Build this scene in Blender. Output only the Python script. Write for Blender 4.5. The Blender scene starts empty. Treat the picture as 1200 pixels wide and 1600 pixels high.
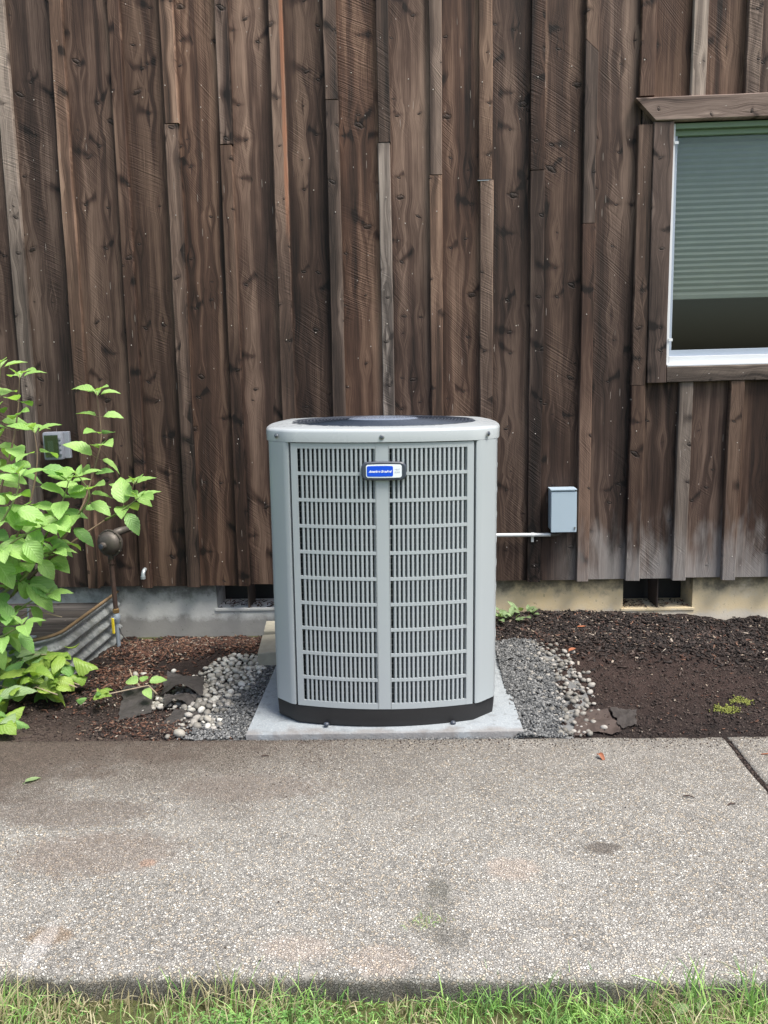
import bpy, bmesh, math, random
import numpy as np
from mathutils import Vector, Matrix, noise
random.seed(7); RNG = np.random.default_rng(7)
SC = bpy.context.scene; COL = SC.collection

# ------------------------------------------------------------------ camera
cam_d = bpy.data.cameras.new("camera"); cam = bpy.data.objects.new("camera", cam_d); COL.objects.link(cam)
cam_d.sensor_fit = 'VERTICAL'; cam_d.sensor_height = 36.0; cam_d.lens = 36.0 * 1294.0 / 1600.0
cam_d.clip_start = 0.05; cam_d.clip_end = 500.0
def _cam_matrix():
    U = Vector((-203.0, 7760.0, 1294.0)).normalized()          # world up in camera axes
    a = -28600.0; b = (U.z * 1294.0 - U.x * a) / U.y
    X = -Vector((a, b, -1294.0)); X.normalize()
    Y = U.cross(X)
    R = Matrix((X, Y, U))                                       # camera vector -> world vector
    return Matrix.Translation((0, -4.5, 1.4)) @ R.to_4x4()
cam.matrix_world = _cam_matrix(); SC.camera = cam

# ------------------------------------------------------------------ sky, sun, exposure
SUN_EL, SUN_AZ = math.radians(62), math.radians(125)            # azimuth clockwise from +Y
w = bpy.data.worlds.new("World"); SC.world = w; w.use_nodes = True
nt = w.node_tree; nt.nodes.clear()
sky = nt.nodes.new('ShaderNodeTexSky'); sky.sky_type = 'NISHITA'; sky.sun_disc = False
sky.sun_elevation = SUN_EL; sky.sun_rotation = SUN_AZ
sky.air_density = 1.0; sky.dust_density = 4.0; sky.ozone_density = 1.0
bg = nt.nodes.new('ShaderNodeBackground'); bg.inputs['Strength'].default_value = 0.115
wo = nt.nodes.new('ShaderNodeOutputWorld')
nt.links.new(sky.outputs[0], bg.inputs['Color']); nt.links.new(bg.outputs[0], wo.inputs['Surface'])
sd = bpy.data.lights.new("sun", 'SUN'); sd.energy = 2.7; sd.angle = math.radians(22); sd.color = (1.0, 0.95, 0.88)
so = bpy.data.objects.new("sun", sd); COL.objects.link(so)
sv = Vector((math.sin(SUN_AZ) * math.cos(SUN_EL), math.cos(SUN_AZ) * math.cos(SUN_EL), math.sin(SUN_EL)))
so.rotation_euler = sv.to_track_quat('Z', 'Y').to_euler(); so.location = (3, -8, 8)
SC.view_settings.view_transform = 'Standard'; SC.view_settings.look = 'None'
SC.view_settings.exposure = 1.02; SC.view_settings.gamma = 1.0; SC.view_settings.use_curve_mapping = False

# ------------------------------------------------------------------ node helpers
class NT:
    def __init__(s, name):
        s.m = bpy.data.materials.new(name); s.m.use_nodes = True; s.t = s.m.node_tree; s.t.nodes.clear()
        s.out = s.t.nodes.new('ShaderNodeOutputMaterial')
    def n(s, typ, ins=None, **p):
        k = s.t.nodes.new('ShaderNode' + typ)
        for a, b in p.items(): setattr(k, a, b)
        for a, b in (ins or {}).items(): s.set(k.inputs[a], b)
        return k
    def set(s, sock, v):
        if isinstance(v, bpy.types.NodeSocket): s.t.links.new(v, sock)
        elif isinstance(v, bpy.types.Node): s.t.links.new(v.outputs[0], sock)
        else:
            if isinstance(v, (tuple, list)) and len(v) == 3 and sock.type == 'RGBA': v = (*v, 1)
            sock.default_value = v
    def m_(s, op, a, b=None, c=None, clamp=False):
        k = s.t.nodes.new('ShaderNodeMath'); k.operation = op; k.use_clamp = clamp
        s.set(k.inputs[0], a)
        if b is not None: s.set(k.inputs[1], b)
        if c is not None: s.set(k.inputs[2], c)
        return k.outputs[0]
    def v_(s, op, a, b=None):
        k = s.t.nodes.new('ShaderNodeVectorMath'); k.operation = op; s.set(k.inputs[0], a)
        if b is not None: s.set(k.inputs[1], b)
        return k.outputs[0]
    def mix(s, f, a, b, bt='MIX'):
        k = s.t.nodes.new('ShaderNodeMix'); k.data_type = 'RGBA'; k.blend_type = bt
        s.set(k.inputs[0], f); s.set(k.inputs[6], a); s.set(k.inputs[7], b)
        return k.outputs[2]
    def ramp(s, f, stops, interp='LINEAR'):
        k = s.t.nodes.new('ShaderNodeValToRGB'); k.color_ramp.interpolation = interp
        e = k.color_ramp.elements
        while len(e) < len(stops): e.new(0.5)
        for i, (p, c) in enumerate(stops):
            e[i].position = p; e[i].color = (*c, 1) if isinstance(c, (tuple, list)) else (c, c, c, 1)
        s.set(k.inputs[0], f); return k.outputs[0]
    def step(s, v, lo, hi):
        k = s.t.nodes.new('ShaderNodeMapRange'); k.interpolation_type = 'SMOOTHSTEP'
        s.set(k.inputs[0], v); k.inputs[1].default_value = lo; k.inputs[2].default_value = hi
        return k.outputs[0]
    def noise(s, vec, scale, detail=3, rough=0.55, dist=0.0):
        return s.n('TexNoise', {'Vector': vec, 'Scale': scale, 'Detail': detail, 'Roughness': rough, 'Distortion': dist}).outputs[0]
    def scale(s, vec, sc):
        return s.n('Mapping', {'Vector': vec, 'Scale': sc}, vector_type='POINT').outputs[0]
    def bump(s, h, dist=0.002, st=1.0, nrm=None):
        k = s.n('Bump', {'Height': h, 'Distance': dist, 'Strength': st})
        if nrm is not None: s.set(k.inputs['Normal'], nrm)
        return k.outputs[0]
    def pbr(s, col, rough=0.6, nrm=None, metal=0.0, spec=0.5, **kw):
        b = s.n('BsdfPrincipled'); s.set(b.inputs['Base Color'], col); s.set(b.inputs['Roughness'], rough)
        s.set(b.inputs['Metallic'], metal); s.set(b.inputs['Specular IOR Level'], spec)
        if nrm is not None: s.set(b.inputs['Normal'], nrm)
        for k, v in kw.items(): s.set(b.inputs[k], v)
        s.t.links.new(b.outputs[0], s.out.inputs['Surface']); s.b = b
        return s.m

def simple(name, col, rough=0.5, metal=0.0, var=0.12, nscale=30, bump=0.0, spec=0.5):
    N = NT(name); oc = N.n('TexCoord').outputs['Object']
    f = N.noise(oc, nscale, 4)
    c = N.mix(f, tuple(max(0, x * (1 - var)) for x in col), tuple(min(1, x * (1 + var)) for x in col))
    r = N.m_('ADD', N.m_('MULTIPLY', N.noise(oc, nscale * 2.3, 3), 0.2), rough - 0.1)
    nr = N.bump(f, bump, 1.0) if bump else None
    return N.pbr(c, r, nr, metal, spec)

def wood(name, dark=(.009, .0055, .0042), mid=(.056, .0295, .0195), light=(.160, .098, .065), bright=1.0, orange=False, grey=0.0, saw=1.0):
    N = NT(name)
    oc = N.n('TexCoord').outputs['Object']; rnd = N.n('ObjectInfo').outputs['Random']
    off = N.n('CombineXYZ', {0: N.m_('MULTIPLY', rnd, 37.0), 1: 0.0, 2: N.m_('MULTIPLY', rnd, 91.0)}).outputs[0]
    P = N.v_('ADD', oc, off); sp = N.n('SeparateXYZ', {0: P}); x, z = sp.outputs[0], sp.outputs[2]
    def knots(su, sw, rmin, rmax, keep, seed):
        u = N.m_('MULTIPLY_ADD', x, su, seed); v = N.m_('MULTIPLY_ADD', z, sw, seed * 1.7)
        uv = N.n('CombineXYZ', {0: u, 1: v}).outputs[0]
        vo = N.n('TexVoronoi', {'Vector': uv, 'Scale': 1.0, 'Randomness': 0.85}, voronoi_dimensions='2D')
        dv = N.n('SeparateXYZ', {0: N.v_('SUBTRACT', uv, vo.outputs['Position'])})
        dx = N.m_('DIVIDE', dv.outputs[0], su); dz = N.m_('DIVIDE', dv.outputs[1], sw)
        cs = N.n('SeparateColor', {0: vo.outputs['Color']})
        k = N.m_('GREATER_THAN', cs.outputs[0], 1 - keep)
        r = N.m_('MULTIPLY_ADD', cs.outputs[1], rmax - rmin, rmin)
        # sheared, slightly flattened ellipse
        sh = N.m_('SUBTRACT', cs.outputs[2], 0.5)
        dz2 = N.m_('ADD', dz, N.m_('MULTIPLY', dx, sh))
        wob = N.m_('MULTIPLY', N.m_('SUBTRACT', N.noise(P, 55, 3), .5), N.m_('MULTIPLY', r, 1.5))
        d = N.m_('ADD', N.m_('SQRT', N.m_('ADD', N.m_('MULTIPLY', N.m_('POWER', dx, 2), .6), N.m_('POWER', N.m_('MULTIPLY', dz2, 1.35), 2))), wob)
        q = N.m_('DIVIDE', d, r)
        core = N.m_('MULTIPLY', N.m_('SUBTRACT', 1.0, N.step(q, .45, 1.0)), k)
        ring = N.m_('MULTIPLY', N.m_('MULTIPLY', N.step(q, .35, .85), N.m_('SUBTRACT', 1.0, N.step(q, .95, 1.35))), N.m_('MULTIPLY', k, N.m_('MULTIPLY_ADD', cs.outputs[2], .6, .15)))
        halo = N.m_('MULTIPLY', N.m_('EXPONENT', N.m_('MULTIPLY', N.m_('POWER', q, 2), -.35)), k)
        # flame: ragged dark tongue swept sideways and upwards from the knot
        sx_ = N.m_('SUBTRACT', N.m_('MULTIPLY', N.m_('GREATER_THAN', cs.outputs[2], .5), 2.0), 1.0)
        ddx = N.m_('MULTIPLY', dx, sx_)
        cz = N.m_('SUBTRACT', dz, N.m_('MULTIPLY_ADD', N.m_('MAXIMUM', ddx, 0.0), N.m_('MULTIPLY_ADD', cs.outputs[1], 1.1, -.1), .006))
        lx = N.m_('MULTIPLY', N.m_('POWER', N.m_('DIVIDE', N.m_('SUBTRACT', ddx, .038), .046), 2), -1.0)
        lz = N.m_('MULTIPLY', N.m_('POWER', N.m_('DIVIDE', N.m_('ADD', cz, N.m_('MULTIPLY', N.m_('SUBTRACT', N.noise(P, 22, 3), .5), .035)), N.m_('MULTIPLY_ADD', N.m_('MAXIMUM', ddx, 0.0), .30, .008)), 2), -1.0)
        flame = N.m_('MULTIPLY', N.m_('EXPONENT', N.m_('ADD', lx, lz)), N.m_('MULTIPLY', k, N.m_('GREATER_THAN', N.m_('FRACT', N.m_('MULTIPLY', cs.outputs[1], 7.3)), .45)))
        warp = N.m_('MULTIPLY', N.m_('MULTIPLY', N.m_('SIGN', dx), N.m_('EXPONENT', N.m_('ADD', N.m_('MULTIPLY', N.m_('POWER', N.m_('DIVIDE', dx, .05), 2), -1.0), N.m_('MULTIPLY', N.m_('POWER', N.m_('DIVIDE', dz, .06), 2), -1.0)))), N.m_('MULTIPLY', k, -.022))
        return core, ring, halo, flame, warp
    c1, r1, h1, f1, w1 = knots(5.2, 2.3, .009, .019, .55, 0.0)
    c2, r2, h2, f2, w2 = knots(10.0, 4.2, .004, .0095, .50, 13.3)
    xw = N.m_('ADD', x, N.m_('ADD', w1, w2))
    xw = N.m_('ADD', xw, N.m_('MULTIPLY', N.m_('SUBTRACT', N.noise(N.n('CombineXYZ', {0: N.m_('MULTIPLY', x, 4), 2: N.m_('MULTIPLY', z, .9)}).outputs[0], 1, 2), .5), .026))
    def g(sx, sz, det=3, o=0.0):
        return N.noise(N.n('CombineXYZ', {0: N.m_('MULTIPLY', xw, sx), 1: o, 2: N.m_('MULTIPLY', z, sz)}).outputs[0], 1, det, .6)
    wide, med, fine = g(7, .35, 2), g(34, .9, 3, 4.0), g(230, 5.0, 3, 9.0)
    blot = N.noise(N.n('CombineXYZ', {0: N.m_('MULTIPLY', x, 4), 2: N.m_('MULTIPLY', z, 1.6)}).outputs[0], 1, 4, .6)
    wide = N.m_('MULTIPLY_ADD', N.m_('SUBTRACT', wide, .5), 1.7, .5)
    f = N.m_('ADD', N.m_('MULTIPLY', wide, .62), N.m_('ADD', N.m_('MULTIPLY', med, .40), N.m_('ADD', N.m_('MULTIPLY', fine, .50), N.m_('MULTIPLY', blot, .50))))
    band = N.step(N.noise(N.n('CombineXYZ', {0: N.m_('MULTIPLY', xw, 16.0), 1: 21.0, 2: N.m_('MULTIPLY', z, .45)}).outputs[0], 1, 1), .40, .56)
    f = N.m_('ADD', f, N.m_('MULTIPLY', N.m_('SUBTRACT', band, .5), .17))
    f = N.m_('MULTIPLY_ADD', N.m_('SUBTRACT', f, 1.01), 1.35, .47)
    # rough-sawn marks
    sg = N.m_('MULTIPLY_ADD', N.m_('FRACT', N.m_('MULTIPLY', rnd, 3.3)), 1.1, .35)
    al = N.m_('ADD', x, N.m_('MULTIPLY', z, sg)); ac = N.m_('ADD', z, N.m_('ADD', N.m_('MULTIPLY', x, sg), N.m_('MULTIPLY', N.noise(P, 5, 2), .02)))
    sw = N.m_('MULTIPLY', N.m_('SUBTRACT', N.noise(N.n('CombineXYZ', {0: N.m_('MULTIPLY', al, 6.0), 2: N.m_('MULTIPLY', ac, 135.0)}).outputs[0], 1, 2, .4), .5), 4.5)
    smask = N.m_('MULTIPLY', N.step(N.noise(N.scale(P, (5, 1, 1.5)), 1, 2), .46, .66), saw)
    sawf = N.m_('MULTIPLY', sw, smask)
    f = N.m_('ADD', f, N.m_('MULTIPLY', sawf, .055))
    f = N.m_('SUBTRACT', f, N.m_('MULTIPLY', N.m_('MAXIMUM', f1, f2), N.m_('MULTIPLY_ADD', fine, .5, .14)))
    f = N.m_('SUBTRACT', f, N.m_('MULTIPLY', N.m_('ADD', h1, h2), .10))
    col = N.ramp(f, [(0.12, dark), (0.48, mid), (0.85, light), (1.0, tuple(min(1, q * 1.35) for q in light))])
    col = N.mix(N.m_('MULTIPLY', N.m_('MAXIMUM', c1, c2), .9), col, N.mix(med, (.006, .004, .003), (.040, .026, .020)))
    col = N.mix(N.m_('MULTIPLY', N.m_('MAXIMUM', r1, r2), .85), col, (.010, .008, .007))
    # per piece tone
    tone = N.m_('MULTIPLY_ADD', N.m_('FRACT', N.m_('MULTIPLY', rnd, 7.31)), .70, .60 * bright)
    col = N.mix(1.0, col, N.n('CombineColor', {0: tone, 1: tone, 2: tone}).outputs[0], 'MULTIPLY')
    lum = N.n('RGBToBW', {0: col}).outputs[0]
    gr = N.n('CombineColor', {0: N.m_('MULTIPLY', lum, 1.06), 1: lum, 2: N.m_('MULTIPLY', lum, .97)}).outputs[0]
    gam = N.m_('MULTIPLY_ADD', N.m_('FRACT', N.m_('MULTIPLY', rnd, 23.7)), .40, .02 + grey)
    col = N.mix(gam, col, gr)
    # splash-back weathering near the ground on the open side of the wall
    W = N.n('SeparateXYZ', {0: N.n('NewGeometry').outputs['Position']})
    wz = N.m_('ADD', W.outputs[2], N.m_('MULTIPLY', N.m_('SUBTRACT', N.noise(N.scale(P, (14, 1, 4)), 1, 4), .5), .75))
    wm = N.m_('MULTIPLY', N.m_('SUBTRACT', 1.0, N.step(wz, .24, .62)), N.step(W.outputs[0], .62, 1.0))
    col = N.mix(N.m_('MULTIPLY', wm, .72), col, N.mix(N.m_('ADD', N.m_('MULTIPLY', fine, .6), N.m_('MULTIPLY', med, .5)), (.06, .055, .052), (.46, .44, .42)))
    # upper wall lightened: sky sheen painted into the colour
    um = N.m_('MULTIPLY', N.step(N.m_('ADD', W.outputs[2], N.m_('MULTIPLY', blot, 1.2)), 1.8, 3.6), .6)
    col = N.mix(um, col, N.mix(1.0, col, (1.9, 1.85, 1.85), 'MULTIPLY'))
    if orange:
        om = N.m_('MULTIPLY', N.m_('SUBTRACT', 1.0, N.step(N.m_('ADD', N.m_('ABSOLUTE', N.m_('SUBTRACT', N.n('SeparateXYZ', {0: oc}).outputs[0], .026)), N.m_('MULTIPLY', N.m_('SUBTRACT', N.noise(N.scale(P, (1, 1, 5)), 1, 3), .5), .02)), .004, .013)),
                  N.step(W.outputs[2], 2.05, 2.35))
        col = N.mix(N.m_('MULTIPLY', om, .75), col, N.mix(med, (.26, .095, .05), (.40, .20, .115)))
    # sparse pale flecks and drips
    def fleck(su, sw_, thr, seed):
        uv = N.n('CombineXYZ', {0: N.m_('MULTIPLY_ADD', x, su, seed), 1: N.m_('MULTIPLY_ADD', z, sw_, seed)}).outputs[0]
        vo = N.n('TexVoronoi', {'Vector': uv, 'Scale': 1.0}, voronoi_dimensions='2D')
        c = N.n('SeparateColor', {0: vo.outputs['Color']})
        return N.m_('MULTIPLY', N.m_('LESS_THAN', vo.outputs['Distance'], thr), N.m_('GREATER_THAN', c.outputs[0], .86))
    fl = N.m_('MAXIMUM', fleck(16, 9, .035, 3.1), N.m_('MULTIPLY', fleck(60, 3.4, .07, 7.7), N.step(N.noise(N.scale(P, (6, 1, 1.3)), 1, 1), .55, .6)))
    col = N.mix(N.m_('MULTIPLY', fl, .6), col, (.42, .38, .34))
    hgt = N.m_('ADD', N.m_('MULTIPLY', fine, .5), N.m_('ADD', N.m_('MULTIPLY', sawf, .35), N.m_('MULTIPLY', N.m_('MAXIMUM', r1, r2), -1.2)))
    hgt = N.m_('ADD', hgt, N.m_('ADD', N.m_('MULTIPLY', med, .8), N.m_('MULTIPLY', N.m_('MAXIMUM', c1, c2), .6)))
    return N.pbr(col, N.m_('MULTIPLY_ADD', fine, .22, .58), N.bump(hgt, .0026, 1.0), 0, .26)

def leaf_mat(name, c1, c2, trans=.35, vein=(.16, .26, .06)):
    N = NT(name); oc = N.n('TexCoord').outputs['Object']; uv = N.n('TexCoord').outputs['UV']
    rnd = N.n('ObjectInfo').outputs['Random']
    s = N.n('SeparateXYZ', {0: uv}); u, v = s.outputs[0], s.outputs[1]
    av = N.m_('ABSOLUTE', N.m_('SUBTRACT', v, .5))
    ph = N.m_('SUBTRACT', N.m_('MULTIPLY', u, 8.0), N.m_('MULTIPLY', av, 5.0))
    side = N.m_('ABSOLUTE', N.m_('SUBTRACT', N.m_('FRACT', ph), .5))
    sv_ = N.m_('SUBTRACT', 1.0, N.step(side, .0, .09))
    mv = N.m_('SUBTRACT', 1.0, N.step(av, .010, .03))
    vn = N.m_('MAXIMUM', N.m_('MULTIPLY', sv_, .5), mv)
    c = N.mix(N.m_('FRACT', N.m_('MULTIPLY', rnd, 5.7)), c1, c2)
    c = N.mix(N.m_('MULTIPLY', N.noise(oc, 45, 4), .45), c, tuple(q * .55 for q in c1))
    c = N.mix(N.m_('MULTIPLY', vn, .55), c, vein)
    hg = N.m_('ADD', N.m_('MULTIPLY', side, 1.6), N.m_('MULTIPLY', N.noise(oc, 260, 2), .25))
    nr = N.bump(hg, .0013, 1.0)
    b = N.n('BsdfPrincipled', {'Base Color': c, 'Roughness': .42, 'Normal': nr, 'Specular IOR Level': .45})
    t = N.n('BsdfTranslucent', {'Color': N.mix(1.0, c, (1.25, 1.3, .55), 'MULTIPLY'), 'Normal': nr})
    mx = N.n('MixShader', {0: trans, 1: b, 2: t}); N.t.links.new(mx.outputs[0], N.out.inputs['Surface'])
    return N.m

# ------------------------------------------------------------------ object helpers
def link_mesh(name, me, mat=None, parent=None, loc=None):
    o = bpy.data.objects.new(name, me); COL.objects.link(o)
    if mat is not None:
        for q in (mat if isinstance(mat, (list, tuple)) else [mat]): me.materials.append(q)
    if parent is not None: o.parent = parent
    if loc is not None: o.location = loc
    return o
def from_bm(name, bm, mat=None, parent=None, loc=None, smooth=False):
    bmesh.ops.recalc_face_normals(bm, faces=bm.faces)
    me = bpy.data.meshes.new(name); bm.to_mesh(me); bm.free()
    if smooth: me.shade_smooth()
    return link_mesh(name, me, mat, parent, loc)
def smooth_angle(o, deg=35):
    me = o.data; me.shade_smooth()
    try: me.set_sharp_from_angle(angle=math.radians(deg))
    except Exception: pass
    return o
def tag(o, label=None, cat=None, group=None, kind=None):
    if label: o['label'] = label
    if cat: o['category'] = cat
    if group: o['group'] = group
    if kind: o['kind'] = kind
    return o
def empty(name, loc=(0, 0, 0), rz=0.0, **kw):
    o = bpy.data.objects.new(name, None); COL.objects.link(o); o.location = loc; o.rotation_euler = (0, 0, rz)
    o.empty_display_size = .1
    return tag(o, **kw)
def box(bm, x0, x1, y0, y1, z0, z1, bev=0.0, M=None):
    r = bmesh.ops.create_cube(bm, size=1.0); vs = r['verts']
    for v in vs: v.co = Vector(((x0 + x1) / 2 + v.co.x * (x1 - x0), (y0 + y1) / 2 + v.co.y * (y1 - y0), (z0 + z1) / 2 + v.co.z * (z1 - z0)))
    if bev > 0:
        es = list({e for v in vs for e in v.link_edges})
        r2 = bmesh.ops.bevel(bm, geom=es, offset=bev, segments=2, affect='EDGES', profile=.6)
        vs = list({v for f in r2['faces'] for v in f.verts} | {v for v in vs if v.is_valid})
    if M is not None:
        for v in vs: v.co = M @ v.co
    return vs
def tube(bm, pts, rad, sides=8, cap=True):
    pts = [Vector(p) for p in pts]; n = len(pts)
    rad = [rad] * n if not isinstance(rad, (list, tuple)) else rad
    up = None; rings = []
    for i, p in enumerate(pts):
        t = (pts[min(i + 1, n - 1)] - pts[max(i - 1, 0)]).normalized()
        if up is None:
            up = t.orthogonal().normalized()
        else:
            up = (up - t * up.dot(t)).normalized()
        b = t.cross(up)
        rings.append([bm.verts.new(p + (up * math.cos(2 * math.pi * k / sides) + b * math.sin(2 * math.pi * k / sides)) * rad[i]) for k in range(sides)])
    for i in range(n - 1):
        for k in range(sides):
            bm.faces.new((rings[i][k], rings[i][(k + 1) % sides], rings[i + 1][(k + 1) % sides], rings[i + 1][k]))
    if cap: bm.faces.new(rings[0][::-1]); bm.faces.new(rings[-1])
    return rings
def lathe(bm, prof, seg=32, M=None, cap=True):
    """prof: (radius, height) about local +Z, moved by M"""
    M = M or Matrix.Identity(4); rings = []
    for r, h in prof:
        rings.append([bm.verts.new(M @ Vector((r * math.cos(2 * math.pi * k / seg), r * math.sin(2 * math.pi * k / seg), h))) for k in range(seg)])
    for a, b in zip(rings, rings[1:]):
        for k in range(seg): bm.faces.new((a[k], a[(k + 1) % seg], b[(k + 1) % seg], b[k]))
    if cap: bm.faces.new(rings[0][::-1]); bm.faces.new(rings[-1])
def fast_mesh(name, V, F, mats, midx=None, smooth=False):
    """V (n,3) array, F (m,k) array of equal-sized faces"""
    me = bpy.data.meshes.new(name); k = F.shape[1]
    me.vertices.add(len(V)); me.vertices.foreach_set('co', np.ascontiguousarray(V, dtype=np.float32).ravel())
    me.loops.add(F.size); me.loops.foreach_set('vertex_index', F.astype(np.int32).ravel())
    me.polygons.add(len(F)); me.polygons.foreach_set('loop_start', np.arange(0, F.size, k, dtype=np.int32))
    me.polygons.foreach_set('loop_total', np.full(len(F), k, dtype=np.int32))
    for q in mats: me.materials.append(q)
    if midx is not None: me.polygons.foreach_set('material_index', midx.astype(np.int32))
    me.update(calc_edges=True); me.validate()
    if smooth: me.shade_smooth()
    return me
def rot_xyz(a, b, c):
    """arrays of euler angles -> (n,3,3)"""
    ca, sa, cb, sb, cc, sc_ = np.cos(a), np.sin(a), np.cos(b), np.sin(b), np.cos(c), np.sin(c)
    R = np.empty((len(a), 3, 3))
    R[:, 0, 0] = cc * cb; R[:, 0, 1] = cc * sb * sa - sc_ * ca; R[:, 0, 2] = cc * sb * ca + sc_ * sa
    R[:, 1, 0] = sc_ * cb; R[:, 1, 1] = sc_ * sb * sa + cc * ca; R[:, 1, 2] = sc_ * sb * ca - cc * sa
    R[:, 2, 0] = -sb; R[:, 2, 1] = cb * sa; R[:, 2, 2] = cb * ca
    return R
def scatter(name, base_v, base_f, pos, R, S, mats, mi=None, jitter=0.0):
    n = len(pos); bv = np.asarray(base_v, float); nv = len(bv)
    L = bv[None] * S[:, None, :]
    if jitter: L = L * (1 + RNG.uniform(-jitter, jitter, (n, nv, 1)))
    V = np.einsum('nij,nvj->nvi', R, L) + pos[:, None, :]
    F = (np.asarray(base_f)[None] + (np.arange(n) * nv)[:, None, None]).reshape(-1, len(base_f[0]))
    m = None if mi is None else np.repeat(mi, len(base_f))
    return fast_mesh(name, V.reshape(-1, 3), F, mats, m)
CUBE_V = [(-.5, -.5, -.5), (.5, -.5, -.5), (.5, .5, -.5), (-.5, .5, -.5), (-.5, -.5, .5), (.5, -.5, .5), (.5, .5, .5), (-.5, .5, .5)]
CUBE_F = [(3, 2, 1, 0), (4, 5, 6, 7), (0, 1, 5, 4), (1, 2, 6, 5), (2, 3, 7, 6), (3, 0, 4, 7)]
def ico(sub):
    bm = bmesh.new(); bmesh.ops.create_icosphere(bm, subdivisions=sub, radius=1.0)
    v = [tuple(a.co) for a in bm.verts]; f = [tuple(x.index for x in a.verts) for a in bm.faces]; bm.free(); return v, f

# ------------------------------------------------------------------ materials
M = {}
M['wood'] = wood("stained_cedar")
M['wood_b'] = wood("stained_cedar_batten", dark=(.012, .008, .006), mid=(.070, .042, .029), light=(.19, .125, .087), bright=1.10)
M['wood_o'] = wood("stained_cedar_orange_edge", dark=(.012, .008, .006), mid=(.068, .041, .029), light=(.17, .113, .080), orange=True)
M['wood_g'] = wood("weathered_grey_cedar", dark=(.028, .021, .017), mid=(.095, .072, .057), light=(.24, .19, .15), bright=1.2, grey=.12)
M['wood_t'] = wood("window_trim_cedar", mid=(.072, .043, .031), light=(.155, .105, .078), bright=1.05, saw=.4)
M['plank'] = wood("weathered_plank", dark=(.016, .013, .011), mid=(.045, .037, .031), light=(.11, .095, .08), grey=.4)
M['steel_nail'] = simple("nail_steel", (.45, .42, .38), .5, .6)
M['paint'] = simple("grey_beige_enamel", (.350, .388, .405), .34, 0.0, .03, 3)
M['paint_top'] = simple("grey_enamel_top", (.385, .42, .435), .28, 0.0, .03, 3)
M['black'] = simple("black_plastic", (.012, .012, .013), .55, 0, .2, 60)
M['coil'] = simple("coil_fins", (.030, .040, .046), .5, .3, .5, 120)
M['copper_dull'] = simple("coil_tube", (.20, .21, .21), .4, .8)
M['guard'] = simple("guard_wire", (.09, .105, .135), .3, .3)
M['fancap'] = simple("fan_cap", (.20, .245, .32), .25, .2, .05)
M['screw'] = simple("zinc_screw", (.30, .31, .31), .35, .9)
M['badge_dark'] = simple("badge_charcoal", (.045, .055, .075), .35, .0, .05)
M['badge_white'] = simple("badge_white", (.78, .84, .86), .35, 0, .02)
M['badge_blue'] = simple("badge_blue", (.004, .075, .62), .3, 0, .03)
M['badge_text'] = simple("badge_lettering", (.85, .88, .9), .4, 0, .0)
M['badge_grey'] = simple("badge_grey_lettering", (.42, .46, .55), .5, 0, .0)
M['galv'] = simple("galvanised_steel", (.36, .40, .42), .42, .55, .25, 14)
M['rust_rim'] = simple("brown_rim", (.20, .14, .08), .6, .2, .35, 25)
M['boxgrey'] = simple("pale_grey_enamel", (.40, .50, .58), .4, .1, .03, 8)
M['pvc'] = simple("pale_conduit", (.62, .65, .66), .35, .2, .06, 20)
M['reg'] = simple("oxidised_regulator", (.095, .085, .075), .55, .5, .35, 40)
M['pipe'] = simple("rusty_brown_pipe", (.070, .045, .036), .6, .4, .4, 30)
M['brass'] = simple("dull_brass", (.30, .20, .09), .45, .8, .2)
M['yellow'] = simple("yellow_vinyl", (.78, .62, .03), .5, 0, .1)
M['riser'] = simple("grey_riser", (.26, .31, .36), .5, .3, .2)
M['vinyl'] = simple("white_vinyl", (.68, .71, .74), .35, 0, .03, 5)
M['vinyl_g'] = simple("sage_vinyl_head", (.15, .22, .14), .45, 0, .05, 5)
M['room'] = simple("dark_room", (.035, .037, .04), .9, 0, .2, 2)
M['sash_g'] = simple("grey_sash", (.30, .35, .42), .4, 0, .04, 5)
M['lid'] = simple("grey_cover_plastic", (.22, .24, .28), .3, 0, .08, 20)
M['fabric'] = simple("landscape_fabric", (.095, .088, .084), .7, 0, .35, 60, bump=.002)
M['stick'] = simple("pale_twig", (.30, .24, .17), .7, 0, .3, 40)
M['stem'] = simple("green_stem", (.16, .20, .07), .6, 0, .3, 40)
M['stem_b'] = simple("woody_stem", (.16, .11, .075), .7, 0, .3, 40)
M['moss'] = simple("yellow_moss", (.16, .18, .035), .9, 0, .3, 200)
M['dry'] = simple("dry_leaf", (.26, .09, .04), .7, 0, .35, 90)
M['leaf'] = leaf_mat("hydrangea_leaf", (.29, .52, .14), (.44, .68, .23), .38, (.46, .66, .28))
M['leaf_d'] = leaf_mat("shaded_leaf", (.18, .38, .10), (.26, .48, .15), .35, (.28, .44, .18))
M['leaf_w'] = leaf_mat("limp_leaf", (.20, .35, .055), (.36, .50, .10), .3, (.30, .42, .14))
M['leaf_v'] = leaf_mat("pale_underside_leaf", (.24, .36, .17), (.33, .46, .22), .3, (.38, .5, .26))

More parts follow.
